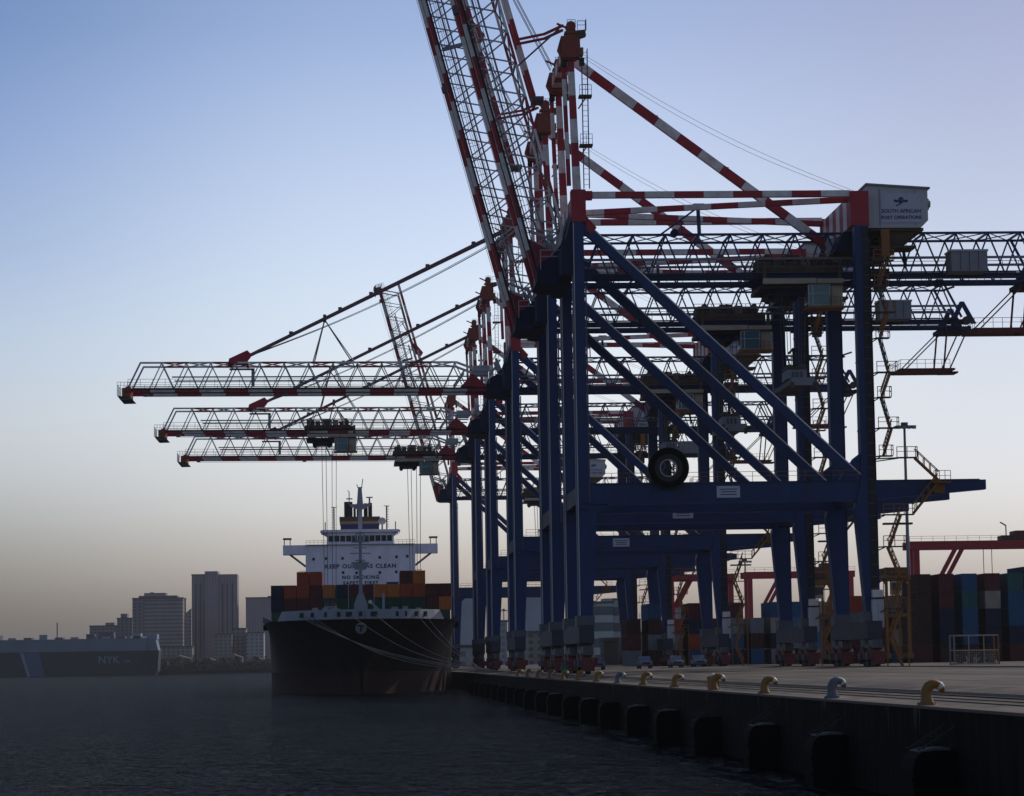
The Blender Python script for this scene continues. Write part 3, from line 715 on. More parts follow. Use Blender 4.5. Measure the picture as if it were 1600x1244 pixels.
# ------------------------------------------------------------------ container ship, bow on
SHIP = thing('container_ship', 'black hulled container ship moored bow on beside the quay', 'ship', (-.15, 485, 0))
def outline(tab, y):
    if y <= tab[0][0]: return tab[0][1]
    for (a, p), (b_, q) in zip(tab, tab[1:]):
        if y <= b_: return p+(q-p)*(y-a)/(b_-a)
    return tab[-1][1]
DK = [(0, 0.25), (1.2, 4.5), (3, 7.6), (6, 10.6), (10, 13.2), (17, 15.6), (28, 17.4), (45, 18.4), (60, 18.5), (245, 18.5), (270, 16.5)]
WL = [(11, .3), (14, 1.6), (20, 4.2), (30, 8.2), (42, 12.4), (55, 15.8), (70, 17.9), (85, 18.5), (225, 18.5), (270, 10)]
ST = [0, .6, 1.2, 2, 3, 4.5, 6, 8, 10, 13, 17, 22, 28, 36, 45, 55, 70, 85, 120, 180, 245, 270]
ZL = [-3, 0, 2, 4, 4.001, 5.5, 7, 9, 11, 12.2, 13.3]
hb = MB(); vs = []; fs = []; ms = []
NZ = len(ZL)
for side in (-1, 1):
    for y in ST:
        for z in ZL:
            k = max(0, min(1, z/13.3)); k2 = k**1.7
            wy = 11*(1-k)**.9                                    # raked stem: lower levels start farther aft
            yy = wy+(270-wy)*(y/270) if y < 270 else 270
            wl = outline(WL, max(yy, 11)); dk = outline(DK, y)
            vs.append((side*(wl*(1-k2)+dk*k2 if yy > wy+.01 or k > .99 else .25), yy, z))
ns = len(ST)
hb.v = vs
for sidx in range(2):
    o = sidx*ns*NZ
    for i in range(ns-1):
        for j in range(NZ-1):
            a = o+i*NZ+j; hb.f.append([a, a+1, a+NZ+1, a+NZ]); hb.m.append(hb.mi('boot' if ZL[j+1] <= 4.0 else 'hull'))
for j in range(NZ-1):                                            # stem and transom
    hb.f.append([j, ns*NZ+j, ns*NZ+j+1, j+1]); hb.m.append(hb.mi('boot' if ZL[j+1] <= 4.0 else 'hull'))
    a = (ns-1)*NZ+j; hb.f.append([a, a+1, ns*NZ+a+1, ns*NZ+a]); hb.m.append(hb.mi('hull'))
for i in range(ns-1):                                            # deck
    a = i*NZ+NZ-1; hb.f.append([a, a+NZ, ns*NZ+a+NZ, ns*NZ+a]); hb.m.append(hb.mi('deckgreen'))
hull = hb.build('hull', SHIP, smooth=True)
md = hull.modifiers.new('edges', 'EDGE_SPLIT'); md.split_angle = R(40)
# pale bulwark round the forecastle with its dark openings
bw = MB(); pts = [(outline(DK, y)-.05, y) for y in (.2, .8, 1.6, 3, 4.5, 6, 8, 10, 13, 15.5)]
for s in (-1, 1):
    for (x0, y0), (x1, y1) in zip(pts, pts[1:]):
        t0 = 0 if y1 < 12 else .0
        zz0, zz1 = 15.0, (15.0 if y1 < 13.5 else 13.45)
        bw.quadmesh([(s*x0, y0, 13.32), (s*x1, y1, 13.32), (s*x1, y1, zz1), (s*x0, y0, zz0), (s*(x0-.25), y0+.25, 13.32), (s*(x1-.25), y1+.25, 13.32), (s*(x1-.25), y1+.25, zz1), (s*(x0-.25), y0+.25, zz0)],
                    [(0, 1, 2, 3), (5, 4, 7, 6), (3, 2, 6, 7), (0, 3, 7, 4), (1, 5, 6, 2)], 'shiplight')
bw.box(-.5, .5, .0, .4, 13.32, 15.0, 'shiplight')
bulw = bw.build('bulwark', SHIP)
for x, w in ((-10.3, .55), (-8.4, .45), (-6.2, .25), (-3.9, .3), (-2.1, .55), (-.05, .3), (2.3, .6), (6.4, .25), (7.9, .25), (9.7, .5), (11.3, .5)):
    y = 0
    for yy in [i*.05 for i in range(400)]:
        if outline(DK, yy)-.05 >= abs(x): y = yy; break
    MB().box(x-w, x+w, y-.14-.10*w, y+.10, 13.75, 14.6, 'black').build('fairlead', SHIP)
# foremast on the forecastle
fm = MB()
fm.bar((0, 0, 13.3), (0, 0, 29.3), .74, .74, 'shiplight', w1=.5, h1=.5)
fm.prism([(-1.3, 13.3), (1.3, 13.3), (1.2, 16.4), (.5, 18.2), (-.5, 18.2), (-1.2, 16.4)], -.6, .6, 'shiplight')
fm.bar((-1.9, 0, 25.6), (1.9, 0, 25.6), .18, .18, 'shiplight'); fm.bar((-1.2, 0, 26.6), (1.2, 0, 26.6), .14, .14, 'shiplight')
fm.box(-.9, .9, -.8, .8, 24.2, 24.4, 'shiplight'); fm.prism([(-1.7, 24.0), (1.7, 24.0), (1.0, 22.6), (-1.0, 22.6)], -.3, .3, 'shiplight')
fm.box(-1.6, 1.6, -.7, .7, 27.6, 27.75, 'shiplight'); fm.ring((0, 0, 28.6), 1.0, .75, -.1, .1, 'shiplight', 20); fm.rail((-1.6, -.7, 27.7), (1.6, -.7, 27.7), 'shiplight', .9, .8, .07)
for q in range(9): fm.box(.5, .75, -.45, .45, 14.5+q*1.3, 14.56+q*1.3, 'shiplight')
fm.build('foremast', SHIP, (0, 20, 0))
cr_ = MB(); cr_.bar((4.1, 14, 13.3), (4.1, 14, 18.1), .45, .45, 'shiplight'); cr_.bar((3.9, 14, 14.6), (1.7, 14, 16.6), .35, .35, 'shiplight'); cr_.tube([(1.7, 13.7, 16.6), (1.7, 14.3, 16.6)], .35, 'white', 10)
cr_.build('deck_crane', SHIP)
gear = MB()
for x, w, h in ((-8.2, .5, .5), (-6.4, .5, .5), (6.1, .6, .5), (8.0, .5, .6), (-4.6, .9, .3), (2.7, .4, .5), (10.4, .4, .3)): gear.box(x-w, x+w, 12, 13, 13.3, 15.1+h, 'shiplight')
gear.build('mooring_winch', SHIP)
br = MB(); br.box(-15.5, 15.5, 44, 44.6, 13.3, 15.6, 'deckgreen'); br.build('breakwater', SHIP)
hc = MB(); hc.box(-17.6, 17.6, 59.5, 160, 13.3, 15.85, 'deckgreen'); hc.build('hatch_cover', SHIP)
for s in (-1, 1):
    rr = MB(); rr.rail((s*18.35, 34, 13.3), (s*18.45, 170, 13.3), 'steel', 1.1, 3.0, .08)
    rr.box(s*18.5-.3, s*18.5+.3, 48, 56, 12.2, 13.25, 'hull'); rr.build('rail', SHIP)
# emblem on the bow
eb = MB(); eb.tube([(0, -.02, 0), (0, .25, 0)], 1.15, 'emblemgrey', 28); eb.prism([(-.7, .62), (.7, .62), (.7, .3), (.22, .3), (.16, -.75), (-.16, -.75), (-.22, .3), (-.7, .3)], -.06, -.02, 'black')
o = eb.build('bow_emblem', SHIP, (0, 0.35, 11.7)); o.scale = (.88, 1, .88)
for x in (-6.1, -2.2, 3.2): MB().bar((x-.35, 11.5, 7.2), (x+.35, 11.5, 6.3), .12, .2, 'grey')
# deckhouse
DY = 175
dh = MB()
dh.box(-13.1, 13.1, DY, DY+16, 13.3, 34.0, 'shipwhite')
house = dh.build('deckhouse', SHIP)
bd = MB(); bd.box(-8.0, 8.0, DY-.4, DY+12, 34.0, 36.9, 'shipwhite')
bd.prism([(-9.4, 36.9), (9.4, 36.9), (9.0, 37.5), (-9.0, 37.5)], DY-1.0, DY+12.5, 'shipwhite')
bd.prism([(-9.6, 37.2), (-8.0, 36.2), (-8.0, 36.9), (-9.2, 37.5)], DY-.8, DY+11, 'shiplight'); bd.prism([(9.6, 37.2), (8.0, 36.2), (8.0, 36.9), (9.2, 37.5)], DY-.8, DY+11, 'shiplight')
bridge = bd.build('bridge', house)
for i in range(11):
    x = -7.0+1.4*i; MB().box(x-.58, x+.58, DY-.46, DY-.4, 34.7, 36.1, 'darkglass').build('window', bridge)
for x, z in ((-11.2, 30.6), (-8.2, 30.7), (-4.3, 30.7), (4.6, 30.8), (8.6, 30.9), (11.2, 31.0), (-4.2, 27.3), (4.6, 27.2), (8.5, 27.3), (-1, 27.2)):
    MB().box(x-.3, x+.3, DY-.05, DY, z-.33, z+.33, 'darkglass').build('window', house)
for txt, z, sz, sp in (('KEEP OUR SEAS CLEAN', 28.75, 1.35, 1.25), ('NO SMOKING', 26.1, 1.15, 1.3), ('SAFETY FIRST', 24.75, 1.1, 1.3)):
    put('lettering', text_mesh(txt, sz, 'lettering', .02, sp, bold=.045), house, (0, DY-.03, z))
dl = MB(); dl.box(-12.9, 12.9, DY-.5, DY, 33.9, 34.05, 'shiplight'); dl.rail((-13, DY-.2, 34.0), (-8.2, DY-.2, 34.0), 'shiplight', 1.0, 1.0, .07); dl.rail((8.2, DY-.2, 34.0), (13, DY-.2, 34.0), 'shiplight', 1.0, 1.0, .07)
dl.build('bridge_deck', house)
for s in (-1, 1):
    wg = MB(); wg.box(min(s*13.1, s*18.5), max(s*13.1, s*18.5), DY+.3, DY+5, 31.75, 34.0, 'shipwhite')
    wg.bar((s*17, DY+2, 31.9), (s*13.1, DY+2, 28.9), .5, .5, 'grey')
    wing = wg.build('bridge_wing', house)
    cp = MB(); cp.box(min(s*16.5, s*18.5), max(s*16.5, s*18.5), DY+.8, DY+4, 35.4, 35.75, 'steel')
    for q in (16.8, 18.2): cp.box(s*q-.1, s*q+.1, DY+1.5, DY+1.8, 34.0, 35.4, 'steel')
    cp.build('wing_canopy', wing)
    bk = MB(); bk.box(min(s*13.1, s*14.6), max(s*13.1, s*14.6), DY+1, DY+4, 26.3, 26.6, 'steel'); bk.rail((s*14.6, DY+1, 26.6), (s*13.2, DY+1, 26.6), 'steel', 1.2, .7, .1); bk.build('side_platform', house)
fn = MB(); fn.box(-4.8, 4.6, DY+20, DY+30, 30, 38.6, 'shipwhite'); fn.box(-4.85, 4.65, DY+19.9, DY+30.1, 38.6, 39.9, 'logo'); fn.box(-5.0, 4.8, DY+19.8, DY+30.2, 39.9, 40.6, 'ochre'); fn.box(-5.1, 4.9, DY+19.7, DY+30.3, 40.6, 41.7, 'brown')
funnel = fn.build('funnel', SHIP)
for x, r, z in ((-2.9, 1.05, 45.6), (-1.35, .3, 45.0), (-.5, .35, 45.1), (1.4, .5, 45.2), (2.5, .5, 45.3)):
    MB().tube([(x, DY+24, 41.7), (x, DY+24, z)], r, 'black', 14).build('exhaust_pipe', funnel)
rm = MB()
rm.bar((0, DY+5, 37.5), (0, DY+5, 43.6), 1.0, 1.0, 'shiplight'); rm.prism([(-2.5, 43.9), (2.7, 43.9), (2.4, 43.5), (.5, 42.6), (-.5, 42.6), (-2.3, 43.4)], DY+4, DY+6, 'grey')
rm.bar((0, DY+5, 43.9), (0, DY+5, 47.8), 1.5, 1.4, 'shiplight', w1=.9, h1=.9)
rm.bar((-.4, DY+5, 47.8), (-.75, DY+5, 48.7), .22, .2, 'shiplight'); rm.bar((.4, DY+5, 47.8), (.75, DY+5, 50.0), .2, .2, 'shiplight'); rm.bar((-.5, DY+5, 47.9), (.6, DY+5, 47.9), .3, .3, 'shiplight')
rm.bar((-2.6, DY+5, 43.9), (-2.6, DY+5, 46.9), .22, .22, 'grey'); rm.box(-3.3, -1.8, DY+4.6, DY+5.4, 45.1, 45.35, 'grey'); rm.bar((-3.0, DY+5, 47.3), (-2.5, DY+5, 46.8), .16, .16, 'grey')
rm.bar((2.3, DY+5, 43.9), (2.3, DY+5, 45.4), .4, .4, 'grey'); rm.box(1.5, 3.1, DY+4.7, DY+5.3, 45.4, 45.65, 'grey')
rm.build('radar_mast', house)
for x, h in ((-6.3, 43.3), (6.4, 43.5)):
    am = MB(); am.bar((x, DY+5, 37.5), (x, DY+5, h), .35, .35, 'grey')
    for q in range(9):
        z = 38.3+q*.6; am.box(x-.55 if x < 0 else x, x if x < 0 else x+.55, DY+4.9, DY+5.1, z, z+.12, 'grey')
    am.box(x-.7, x+.7, DY+4.9, DY+5.1, h-.15, h, 'grey'); am.build('antenna_mast', house)
for x in (-8.4, 8.5): MB().bar((x, DY+4, 37.4), (x, DY+4, 39.6), .25, .25, 'grey').build('lamp_post', house)
rd = MB(); rd.tube([(5.3, DY+5, 37.5), (5.3, DY+5, 39)], .2, 'grey'); rd.tube([(5.3, DY+5, 38.9+q) for q in (0, .3, .9, 1.5, 1.75)], [.3, .75, .95, .7, .2], 'lightgrey', 14); rd.build('radome', house, smooth=False)

# ------------------------------------------------------------------ containers
CCOL = {'red': (.36, .062, .026), 'orange': (.52, .15, .028), 'maroon': (.10, .02, .022), 'navy': (.010, .02, .05), 'green': (.010, .055, .038), 'blue': (.014, .09, .20),
        'lightblue': (.05, .16, .28), 'grey': (.20, .21, .23), 'brown': (.055, .022, .02), 'cream': (.34, .30, .25), 'teal': (.02, .11, .12)}
for k, c in CCOL.items(): M('box_'+k, c, .6, dirt=.75, scale=1.1, dark=tuple(q*.45+.012 for q in c), spec=.25, stretch=(1, 1, .3))
def container_mesh(L=12.19, Hh=2.59):
    b = MB(); w = 1.22; P = 'box_grey'
    def corr(n, a0, a1, dep):                                 # corrugated sheet offsets
        pts = []; st = (a1-a0)/n
        for i in range(n): pts += [(a0+st*i, 0), (a0+st*(i+.3), dep), (a0+st*(i+.5), dep), (a0+st*(i+.8), 0)]
        return pts+[(a1, 0)]
    e = corr(7, -w+.1, w-.1, .06)
    for yy, sg in ((0, 1), (L, -1)):
        vs = []
        for x, d in e: vs += [(x, yy+sg*(.03+d), .14), (x, yy+sg*(.03+d), Hh-.12)]
        b.quadmesh(vs, [(2*i, 2*i+2, 2*i+3, 2*i+1) for i in range(len(e)-1)], P)
    e = corr(34, .1, L-.1, .05)
    for xx, sg in ((-w, 1), (w, -1)):
        vs = []
        for y, d in e: vs += [(xx+sg*(.02+d), y, .14), (xx+sg*(.02+d), y, Hh-.12)]
        b.quadmesh(vs, [(2*i, 2*i+2, 2*i+3, 2*i+1) for i in range(len(e)-1)], P)
    b.box(-w+.06, w-.06, .06, L-.06, Hh-.09, Hh-.03, P); b.box(-w+.06, w-.06, .06, L-.06, .08, .13, P)
    for x in (-w, w-.12):
        for y in (0, L-.12): b.box(x, x+.12, y, y+.12, 0, Hh, P)
        b.box(x+.01, x+.11, .12, L-.12, 0.01, .15, P); b.box(x+.01, x+.11, .12, L-.12, Hh-.13, Hh-.01, P)
    for y in (.01, L-.11):
        b.box(-w+.12, w-.12, y, y+.1, .01, .15, P); b.box(-w+.12, w-.12, y, y+.1, Hh-.13, Hh-.01, P)
    return b
def door_mesh(Hh):
    b = MB(); b.box(-1.08, -.02, -.02, .02, .17, Hh-.15, 'box_grey'); b.box(.02, 1.08, -.02, .02, .17, Hh-.15, 'box_grey')
    for x in (-.8, -.35, .35, .8): b.bar((x, -.06, .1), (x, -.06, Hh-.1), .045, .045, 'box_grey'); b.box(x-.12, x+.12, -.07, -.02, 1.1, 1.2, 'box_grey')
    return b.mesh('door')
CM = {2.59: container_mesh(12.19, 2.59).mesh('shipping_container'), 2.82: container_mesh(12.19, 2.82).mesh('shipping_container')}
DM = {2.59: door_mesh(2.59), 2.82: door_mesh(2.82)}
def container(x, y, z, col, label, group, H=2.59, doors=True):
    o = put('shipping_container', CM[H], None, (x, y, z)); o.material_slots[0].link = 'OBJECT'; o.material_slots[0].material = MT['box_'+col]
    tag(o, label, 'container', group)
    if doors:
        d = put('door', DM[H], o); d.material_slots[0].link = 'OBJECT'; d.material_slots[0].material = MT['box_'+col]
    return o
ORD = ['first', 'second', 'third', 'fourth', 'fifth', 'sixth', 'seventh', 'eighth', 'ninth', 'tenth', 'eleventh', 'twelfth', 'thirteenth', 'fourteenth', 'fifteenth']
cols = [  # bottom to top, left to right across the ship
 ['navy', 'navy'], ['maroon', 'red'], ['maroon', 'red', 'red'], ['maroon', 'maroon', 'red'], ['green', 'orange'], ['green', 'navy'], ['green', 'maroon'],
 ['green', 'maroon'], ['green', 'orange'], ['green', 'orange'], ['green', 'red', 'maroon'], ['green', 'red', 'orange'], ['maroon', 'maroon'], ['orange', 'maroon']]
TN = ['bottom', 'second', 'third']
for i, cc in enumerate(cols):
    dz = {0: -.3, 1: .1, 5: .15, 8: .1, 9: .15, 12: .3}.get(i, 0)
    for j, c in enumerate(cc):
        container(-16.6+2.545*i, 545, 15.9+2.6*j+(dz if j == len(cc)-1 and j == 1 and False else 0), c,
                  '%s container on the ship\'s foredeck, %s tier, %s stack from the left' % (c, TN[j], ORD[i]), 'containers on the ship')
container(-16.6+2.545*9, 558.5, at(615, 909, 558)[1]-2.59, 'blue', 'blue container peeping over the orange ones beside the maroon top container aboard ship', 'containers on the ship')

# mooring lines
ends = [(-11.2, 1), (-10.2, 1), (-9.0, 1), (-2.0, 1), (2.4, 1), (9.8, 1), (11.3, 1)]
for i, (x, q) in enumerate(ends):
    yb = 459+20*(i % 3) if i < 5 else 499
    y0 = 485
    for yy in [k*.05 for k in range(400)]:
        if outline(DK, yy) >= abs(x): y0 = 485+yy; break
    a = Vector((x, y0-.4, 14.0)); e = Vector((QX+.4, yb-40 if i < 5 else yb-30, QZ+.6))
    sag = (2.2, 2.6, 3.2, 2.4, 2.0, 1.2, 1.0)[i]
    b = MB(); b.tube([a.lerp(e, k/20)+Vector((0, 0, -sag*math.sin(math.pi*k/20)*(1-.25*k/20))) for k in range(21)], .05, 'rope', 6)
    tag(b.build('mooring_line'), ['longest sagging mooring line, from the left end of the bow bulwark', 'mooring line starting just right of the longest one on the bow', 'third mooring line from the left, slung across the black bow',
        'mooring line from left of the round bow emblem to the quay', 'mooring line from right of the round bow emblem to the quay', 'short steep mooring line from the bow\'s right shoulder', 'rightmost mooring line, short, from the right end of the bulwark'][i], 'rope', 'mooring lines of the container ship')

# ------------------------------------------------------------------ bollards and fenders
def bollard_parts(p, body):
    b = MB()
    b.tube([(0, 0, 0), (0, 0, .07)], [.42, .40], body, 18)
    b.tube([(0, 0, .07), (.0, 0, .22), (-.02, 0, .44), (.01, 0, .62), (.10, 0, .77), (.24, 0, .855), (.40, 0, .86), (.52, 0, .80)], [.33, .25, .225, .225, .22, .205, .19, .175], body, 16, caps=False)
    c = MB(); c.tube([(.515, 0, .803), (.60, 0, .73), (.645, 0, .62), (.65, 0, .53), (.645, 0, .50)], [.178, .165, .14, .10, .04], body, 16, caps=True)
    c.tube([(.50, 0, .812), (.57, 0, .765), (.615, 0, .70)], [.187, .181, .166], 'tip_white', 16, caps=False)  # white ring puts the sun's highlight on the hook into its colour
    o = c.build('head', p, smooth=True)
    for k in range(6): t = k*math.pi/3; b.tube([(.36*math.cos(t), .36*math.sin(t), .06), (.36*math.cos(t), .36*math.sin(t), .12)], .04, 'railsteel', 8)
    o = b.build('post', p, smooth=True); md = o.modifiers.new('edges', 'EDGE_SPLIT'); md.split_angle = R(50)
bnames = {0: 'nearest and largest yellow hooked bollard on the quay edge', 2: 'yellow hooked bollard between the two nearest grey and orange ones', 3: 'yellow bollard standing in front of the orange box', 4: 'yellow hooked bollard first left of the one with the orange box',
          5: 'yellow hooked bollard second left of the one with the orange box', 7: 'yellow hooked bollard just left of the farther grey one', 8: 'yellow bollard by the nearest crane\'s waterside wheels'}
bnames[1] = 'grey hooked bollard right of centre, second nearest on the quay edge'; bnames[6] = 'farther of the two grey hooked bollards on the quay edge'
for k in range(14):
    lab = bnames.get(k, 'dull yellow bollard beside the green bin under the cranes' if k == 9 else 'small far yellow bollard on the dark quay edge below the cranes')
    p = thing('bollard', lab, 'bollard', (QX+.38, 99.2+20.2*k, QZ+.004), group='hooked bollards along the quay edge' if k < 10 else 'far bollards below the cranes')
    bollard_parts(p, 'greypaint' if k in (1, 6) else 'yellow'); p.scale = (.88, .88, .88+.04*math.sin(k*2.7)); p.rotation_euler.z = .25*math.sin(k*1.9)
M('padtop', (.10, .095, .09), .8, dirt=.4, scale=4, dark=(.06, .055, .05))
fpro = None
for k in range(20):
    lab = ['black rubber fender at the bottom right corner, nearest of all', 'second nearest black rubber fender, pale worn pad on top', 'third nearest black rubber fender hanging on the quay wall', 'fourth nearest black rubber fender hanging on the quay wall',
           'fifth nearest black rubber fender hanging on the quay wall', 'sixth nearest black rubber fender, about under the nearest crane'][k] if k < 6 else 'small far black rubber fender in the row along the dark quay wall'
    y = 93.5+20.3*k+.9*math.sin(k*2.3)
    p = thing('quay_fender', lab, 'fender', (QX, y, 0), group='rubber fenders on the quay wall' if k < 6 else 'far rubber fenders on the quay wall')
    if fpro is None:
        b = MB(); b.prism([(-.02, -1.2), (-1.3, -1.2), (-1.5, -.6), (-1.55, 1.45), (-1.46, 1.83), (-1.22, 2.05), (-.9, 2.08), (-.02, 2.08)], -1.1, 1.1, 'rubber')
        for z in (-.2, .45, 1.1): b.box(-1.6, -1.55, -1.12, 1.12, z, z+.12, 'rubber')
        m1 = b.mesh('rubber_body')
        b = MB(); b.prism([(-1.22, 2.0), (-.75, 2.1), (-.2, 2.1), (-.2, 2.17), (-.75, 2.19), (-1.28, 2.08)], -.85, .85, 'padtop'); m2 = b.mesh('top_pad')
        m3 = []
        for yy in (-.9, .9):
            b = MB()
            for i in range(9):
                c = Vector((-1.3+1.28*i/8, yy, 2.15+.75*(i/8)**1.5)); b.box(c.x-.06, c.x+.06, yy-.04, yy+.04, c.z-.03, c.z+.03, 'chainsteel')
            b.bar((-1.3, yy, 2.12), (-.02, yy, 2.9), .05, .05, 'chainsteel'); m3.append(b.mesh('chain'))
        fpro = 1
    put('rubber_body', m1, p); 
    if k in (0, 1, 2, 4, 5, 7, 9, 10): put('top_pad', m2, p)
    put('chain', m3[0], p); put('chain', m3[1], p)
# orange box and green bin by the bollards
x, z = at(1114, 1068, 168)
o = thing('utility_box', 'orange utility box with white cap behind a yellow bollard', 'utility box', (x, 168, gz(x)))
b = MB(); b.box(-.33, .33, -.3, .3, 0, .62, 'orange'); b.prism([(-.36, .62), (.36, .62), (.28, .72), (-.28, .72)], -.32, .32, 'orange'); b.box(.02, .04, -.31, -.3, .05, .6, 'brown'); b.build('cabinet', o)
b = MB(); b.tube([(0, 0, .72), (0, 0, .84), (0, 0, .9)], [.17, .16, .05], 'tip_white', 14); b.build('cap', o)
x, z = at(868, 1056, 291)
o = thing('waste_bin', 'green wheeled bin standing near the quay edge under the cranes', 'bin', (QX+1.3, 291, gz(QX+1.3)))
b = MB(); b.prism([(-.28, .1), (.28, .1), (.36, 1.15), (-.36, 1.15)], -.33, .33, 'green'); b.build('body', o)
b = MB(); b.prism([(-.4, 1.15), (.4, 1.15), (.34, 1.27), (-.34, 1.27)], -.38, .36, 'green'); b.build('lid', o)
for s in (-.3, .3): MB().tube([(s-.04, .2, .1), (s+.04, .2, .1)], .1, 'tyre', 12).build('wheel', o)

# ------------------------------------------------------------------ lashing cage
x, _ = at(1525, 1046, 300)
cg = thing('gear_cage', 'steel lashing gear cage standing alone on the apron at the right', 'cage', (x+1.0, 305, gz(x)), group=None)
b = MB()
for xx in (-2.5, 2.5):
    for yy in (-1.1, 1.1): b.box(xx-.07, xx+.07, yy-.07, yy+.07, 0, 3.3, 'grey' if xx < 0 else 'orange')
for z in (0.05, 1.55, 3.2):
    for yy in (-1.1, 1.1): b.box(-2.43, 2.43, yy-.06, yy+.06, z, z+.14, 'beige')
    for xx in (-2.5, 2.5): b.box(xx-.06, xx+.06, -1.03, 1.03, z, z+.14, 'beige')
for xx in (-.85, .85):
    b.box(xx-.05, xx+.05, -1.13, -1.03, .2, 3.2, 'beige')
b.box(-2.4, 2.4, -1, 1, .06, .12, 'brown'); b.build('frame', cg)
b = MB()
for i in range(25): b.bar((-2.4+.2*i, -1.05, .2), (-2.4+.2*i, -1.05, 1.6), .025, .025, 'beige')
for i in range(5): b.bar((-2.4, -1.05, .35+.25*i), (2.4, -1.05, .35+.25*i), .025, .025, 'beige')
b.build('mesh_panel', cg)
b = MB(); rr = random.Random(3)
for i in range(34):
    a = Vector((rr.uniform(-2.2, 2.2), rr.uniform(-.8, .6), rr.uniform(.15, .5))); e = a+Vector((rr.uniform(-.5, .5), rr.uniform(-.3, .3), rr.uniform(.1, 1.1)))
    b.bar(a, e, .1, .1, rr.choice(['lightgrey', 'brown', 'black', 'tip_white', 'steel']))
for i in range(4): b.box(-1.9+1.15*i, -1.4+1.15*i, -.5, .5, .12, .9+.3*(i % 2), ['black', 'brown', 'black', 'steel'][i])
b.build('lashing_gear', cg)

# ------------------------------------------------------------------ pickups
def pickup(px, Y, label, col):
    x, _ = at(px, 1040, Y)
    t = thing('pickup_truck', label, 'pickup', (x, Y, gz(x)), group='pickups parked under the cranes')
    b = MB(); b.prism([(.0, .45), (5.2, .45), (5.2, 1.1), (1.6, 1.12), (.25, 1.0), (0, .85)], -.92, .92, col, axis='x'); b.box(-.95, .95, -.02, .12, .42, .66, 'steel'); b.box(-.6, .6, -.03, .0, .7, .92, 'black'); b.build('body', t)
    b = MB(); b.prism([(1.5, 1.12), (3.5, 1.12), (3.2, 1.78), (2.25, 1.8)], -.8, .8, col, axis='x'); cabn = b.build('cabin', t)
    b = MB(); b.quadmesh([(-.72, 1.58, 1.15), (.72, 1.58, 1.15), (.66, 2.2, 1.74), (-.66, 2.2, 1.74)], [(0, 1, 2, 3)], 'darkglass'); b.build('windscreen', cabn)
    for s in (-1, 1):
        for y in (.95, 4.2): MB().tube([(s*.92, y, .38), (s*.68, y, .38)], .38, 'tyre', 16).build('wheel', t)
        MB().box(min(s*.62, s*.88), max(s*.62, s*.88), -.03, .06, .72, .92, 'lamp').build('headlight', t)
        MB().box(min(s*.92, s*1.12), max(s*.92, s*1.12), 1.7, 1.85, 1.15, 1.35, 'steel').build('mirror', t)
pickup(1010, 400, 'silver blue pickup farthest left of the three under the cranes', 'silver')
pickup(1059, 404, 'silver pickup parked between two other pickups under the cranes', 'silver')
pickup(1095, 408, 'pale blue pickup farthest right of the three under the cranes', 'silver')
x, _ = at(935, 1040, 398); pickup(936, 398, 'dark grey pickup beside the nearest crane\'s waterside wheels', 'steel')

# ------------------------------------------------------------------ container yard
YD = 438
def base_x(px): return at(px, 1035, YD)[0]
def yard(xs, Y, stacks, name, where, H=2.82, alt=None):
    for i, cc in enumerate(stacks):
        for j, c in enumerate(cc):
            container(xs+3.75*i, Y, gz(60)+.02+(H+.01)*j, c, '%s container, %s tier, %s stack from left %s' % (c, ORD[j], ORD[i], where), name, H, doors=(i+j) % 2 == 0)
YA = [['maroon', 'brown', 'brown', 'brown', 'brown'], ['brown', 'navy', 'navy', 'maroon', 'maroon'], ['brown', 'blue', 'blue', 'teal', 'blue'], ['brown', 'navy', 'navy', 'cream', 'maroon'], ['maroon', 'navy', 'blue', 'blue', 'teal'],
      ['brown', 'blue', 'maroon', 'maroon', 'maroon'], ['maroon', 'lightblue', 'blue', 'cream', 'cream']]
yard(base_x(1446), YD, YA, 'yard containers at the right', 'in the tall yard block')
YB = [['grey', 'maroon', 'brown'], ['brown', 'grey', 'brown', 'blue'], ['maroon', 'grey', 'red'], ['blue', 'red', 'navy', 'maroon'], ['grey', 'brown', 'maroon'], ['navy', 'blue', 'grey', 'maroon'], ['blue', 'brown', 'grey'],
      ['grey', 'navy', 'cream', 'blue'], ['navy', 'grey', 'lightblue', 'blue'], ['grey', 'lightblue', 'blue', 'cream'], ['blue', 'maroon', 'grey', 'cream']]
yard(base_x(1052), YD+62, YB, 'yard containers behind the crane legs', 'behind the landward legs')
YF = [['grey', 'brown', 'maroon', 'grey', 'blue'], ['blue', 'navy', 'brown', 'blue', 'navy'], ['maroon', 'grey', 'grey', 'red', 'blue', 'navy'], ['navy', 'brown', 'blue', 'blue', 'maroon', 'blue'], ['navy', 'brown', 'blue', 'blue', 'maroon', 'navy']]
yard(base_x(1446)+24, YD+58, YF, 'farthest yard containers', 'in the row behind the tall block')
YG = [['brown', 'maroon', 'grey', 'red'], ['lightblue', 'maroon', 'red', 'grey'], ['blue', 'cream', 'maroon', 'grey']]
yard(base_x(1376), YD+22, YG, 'yard containers behind the straddle carrier', 'behind the straddle carrier')

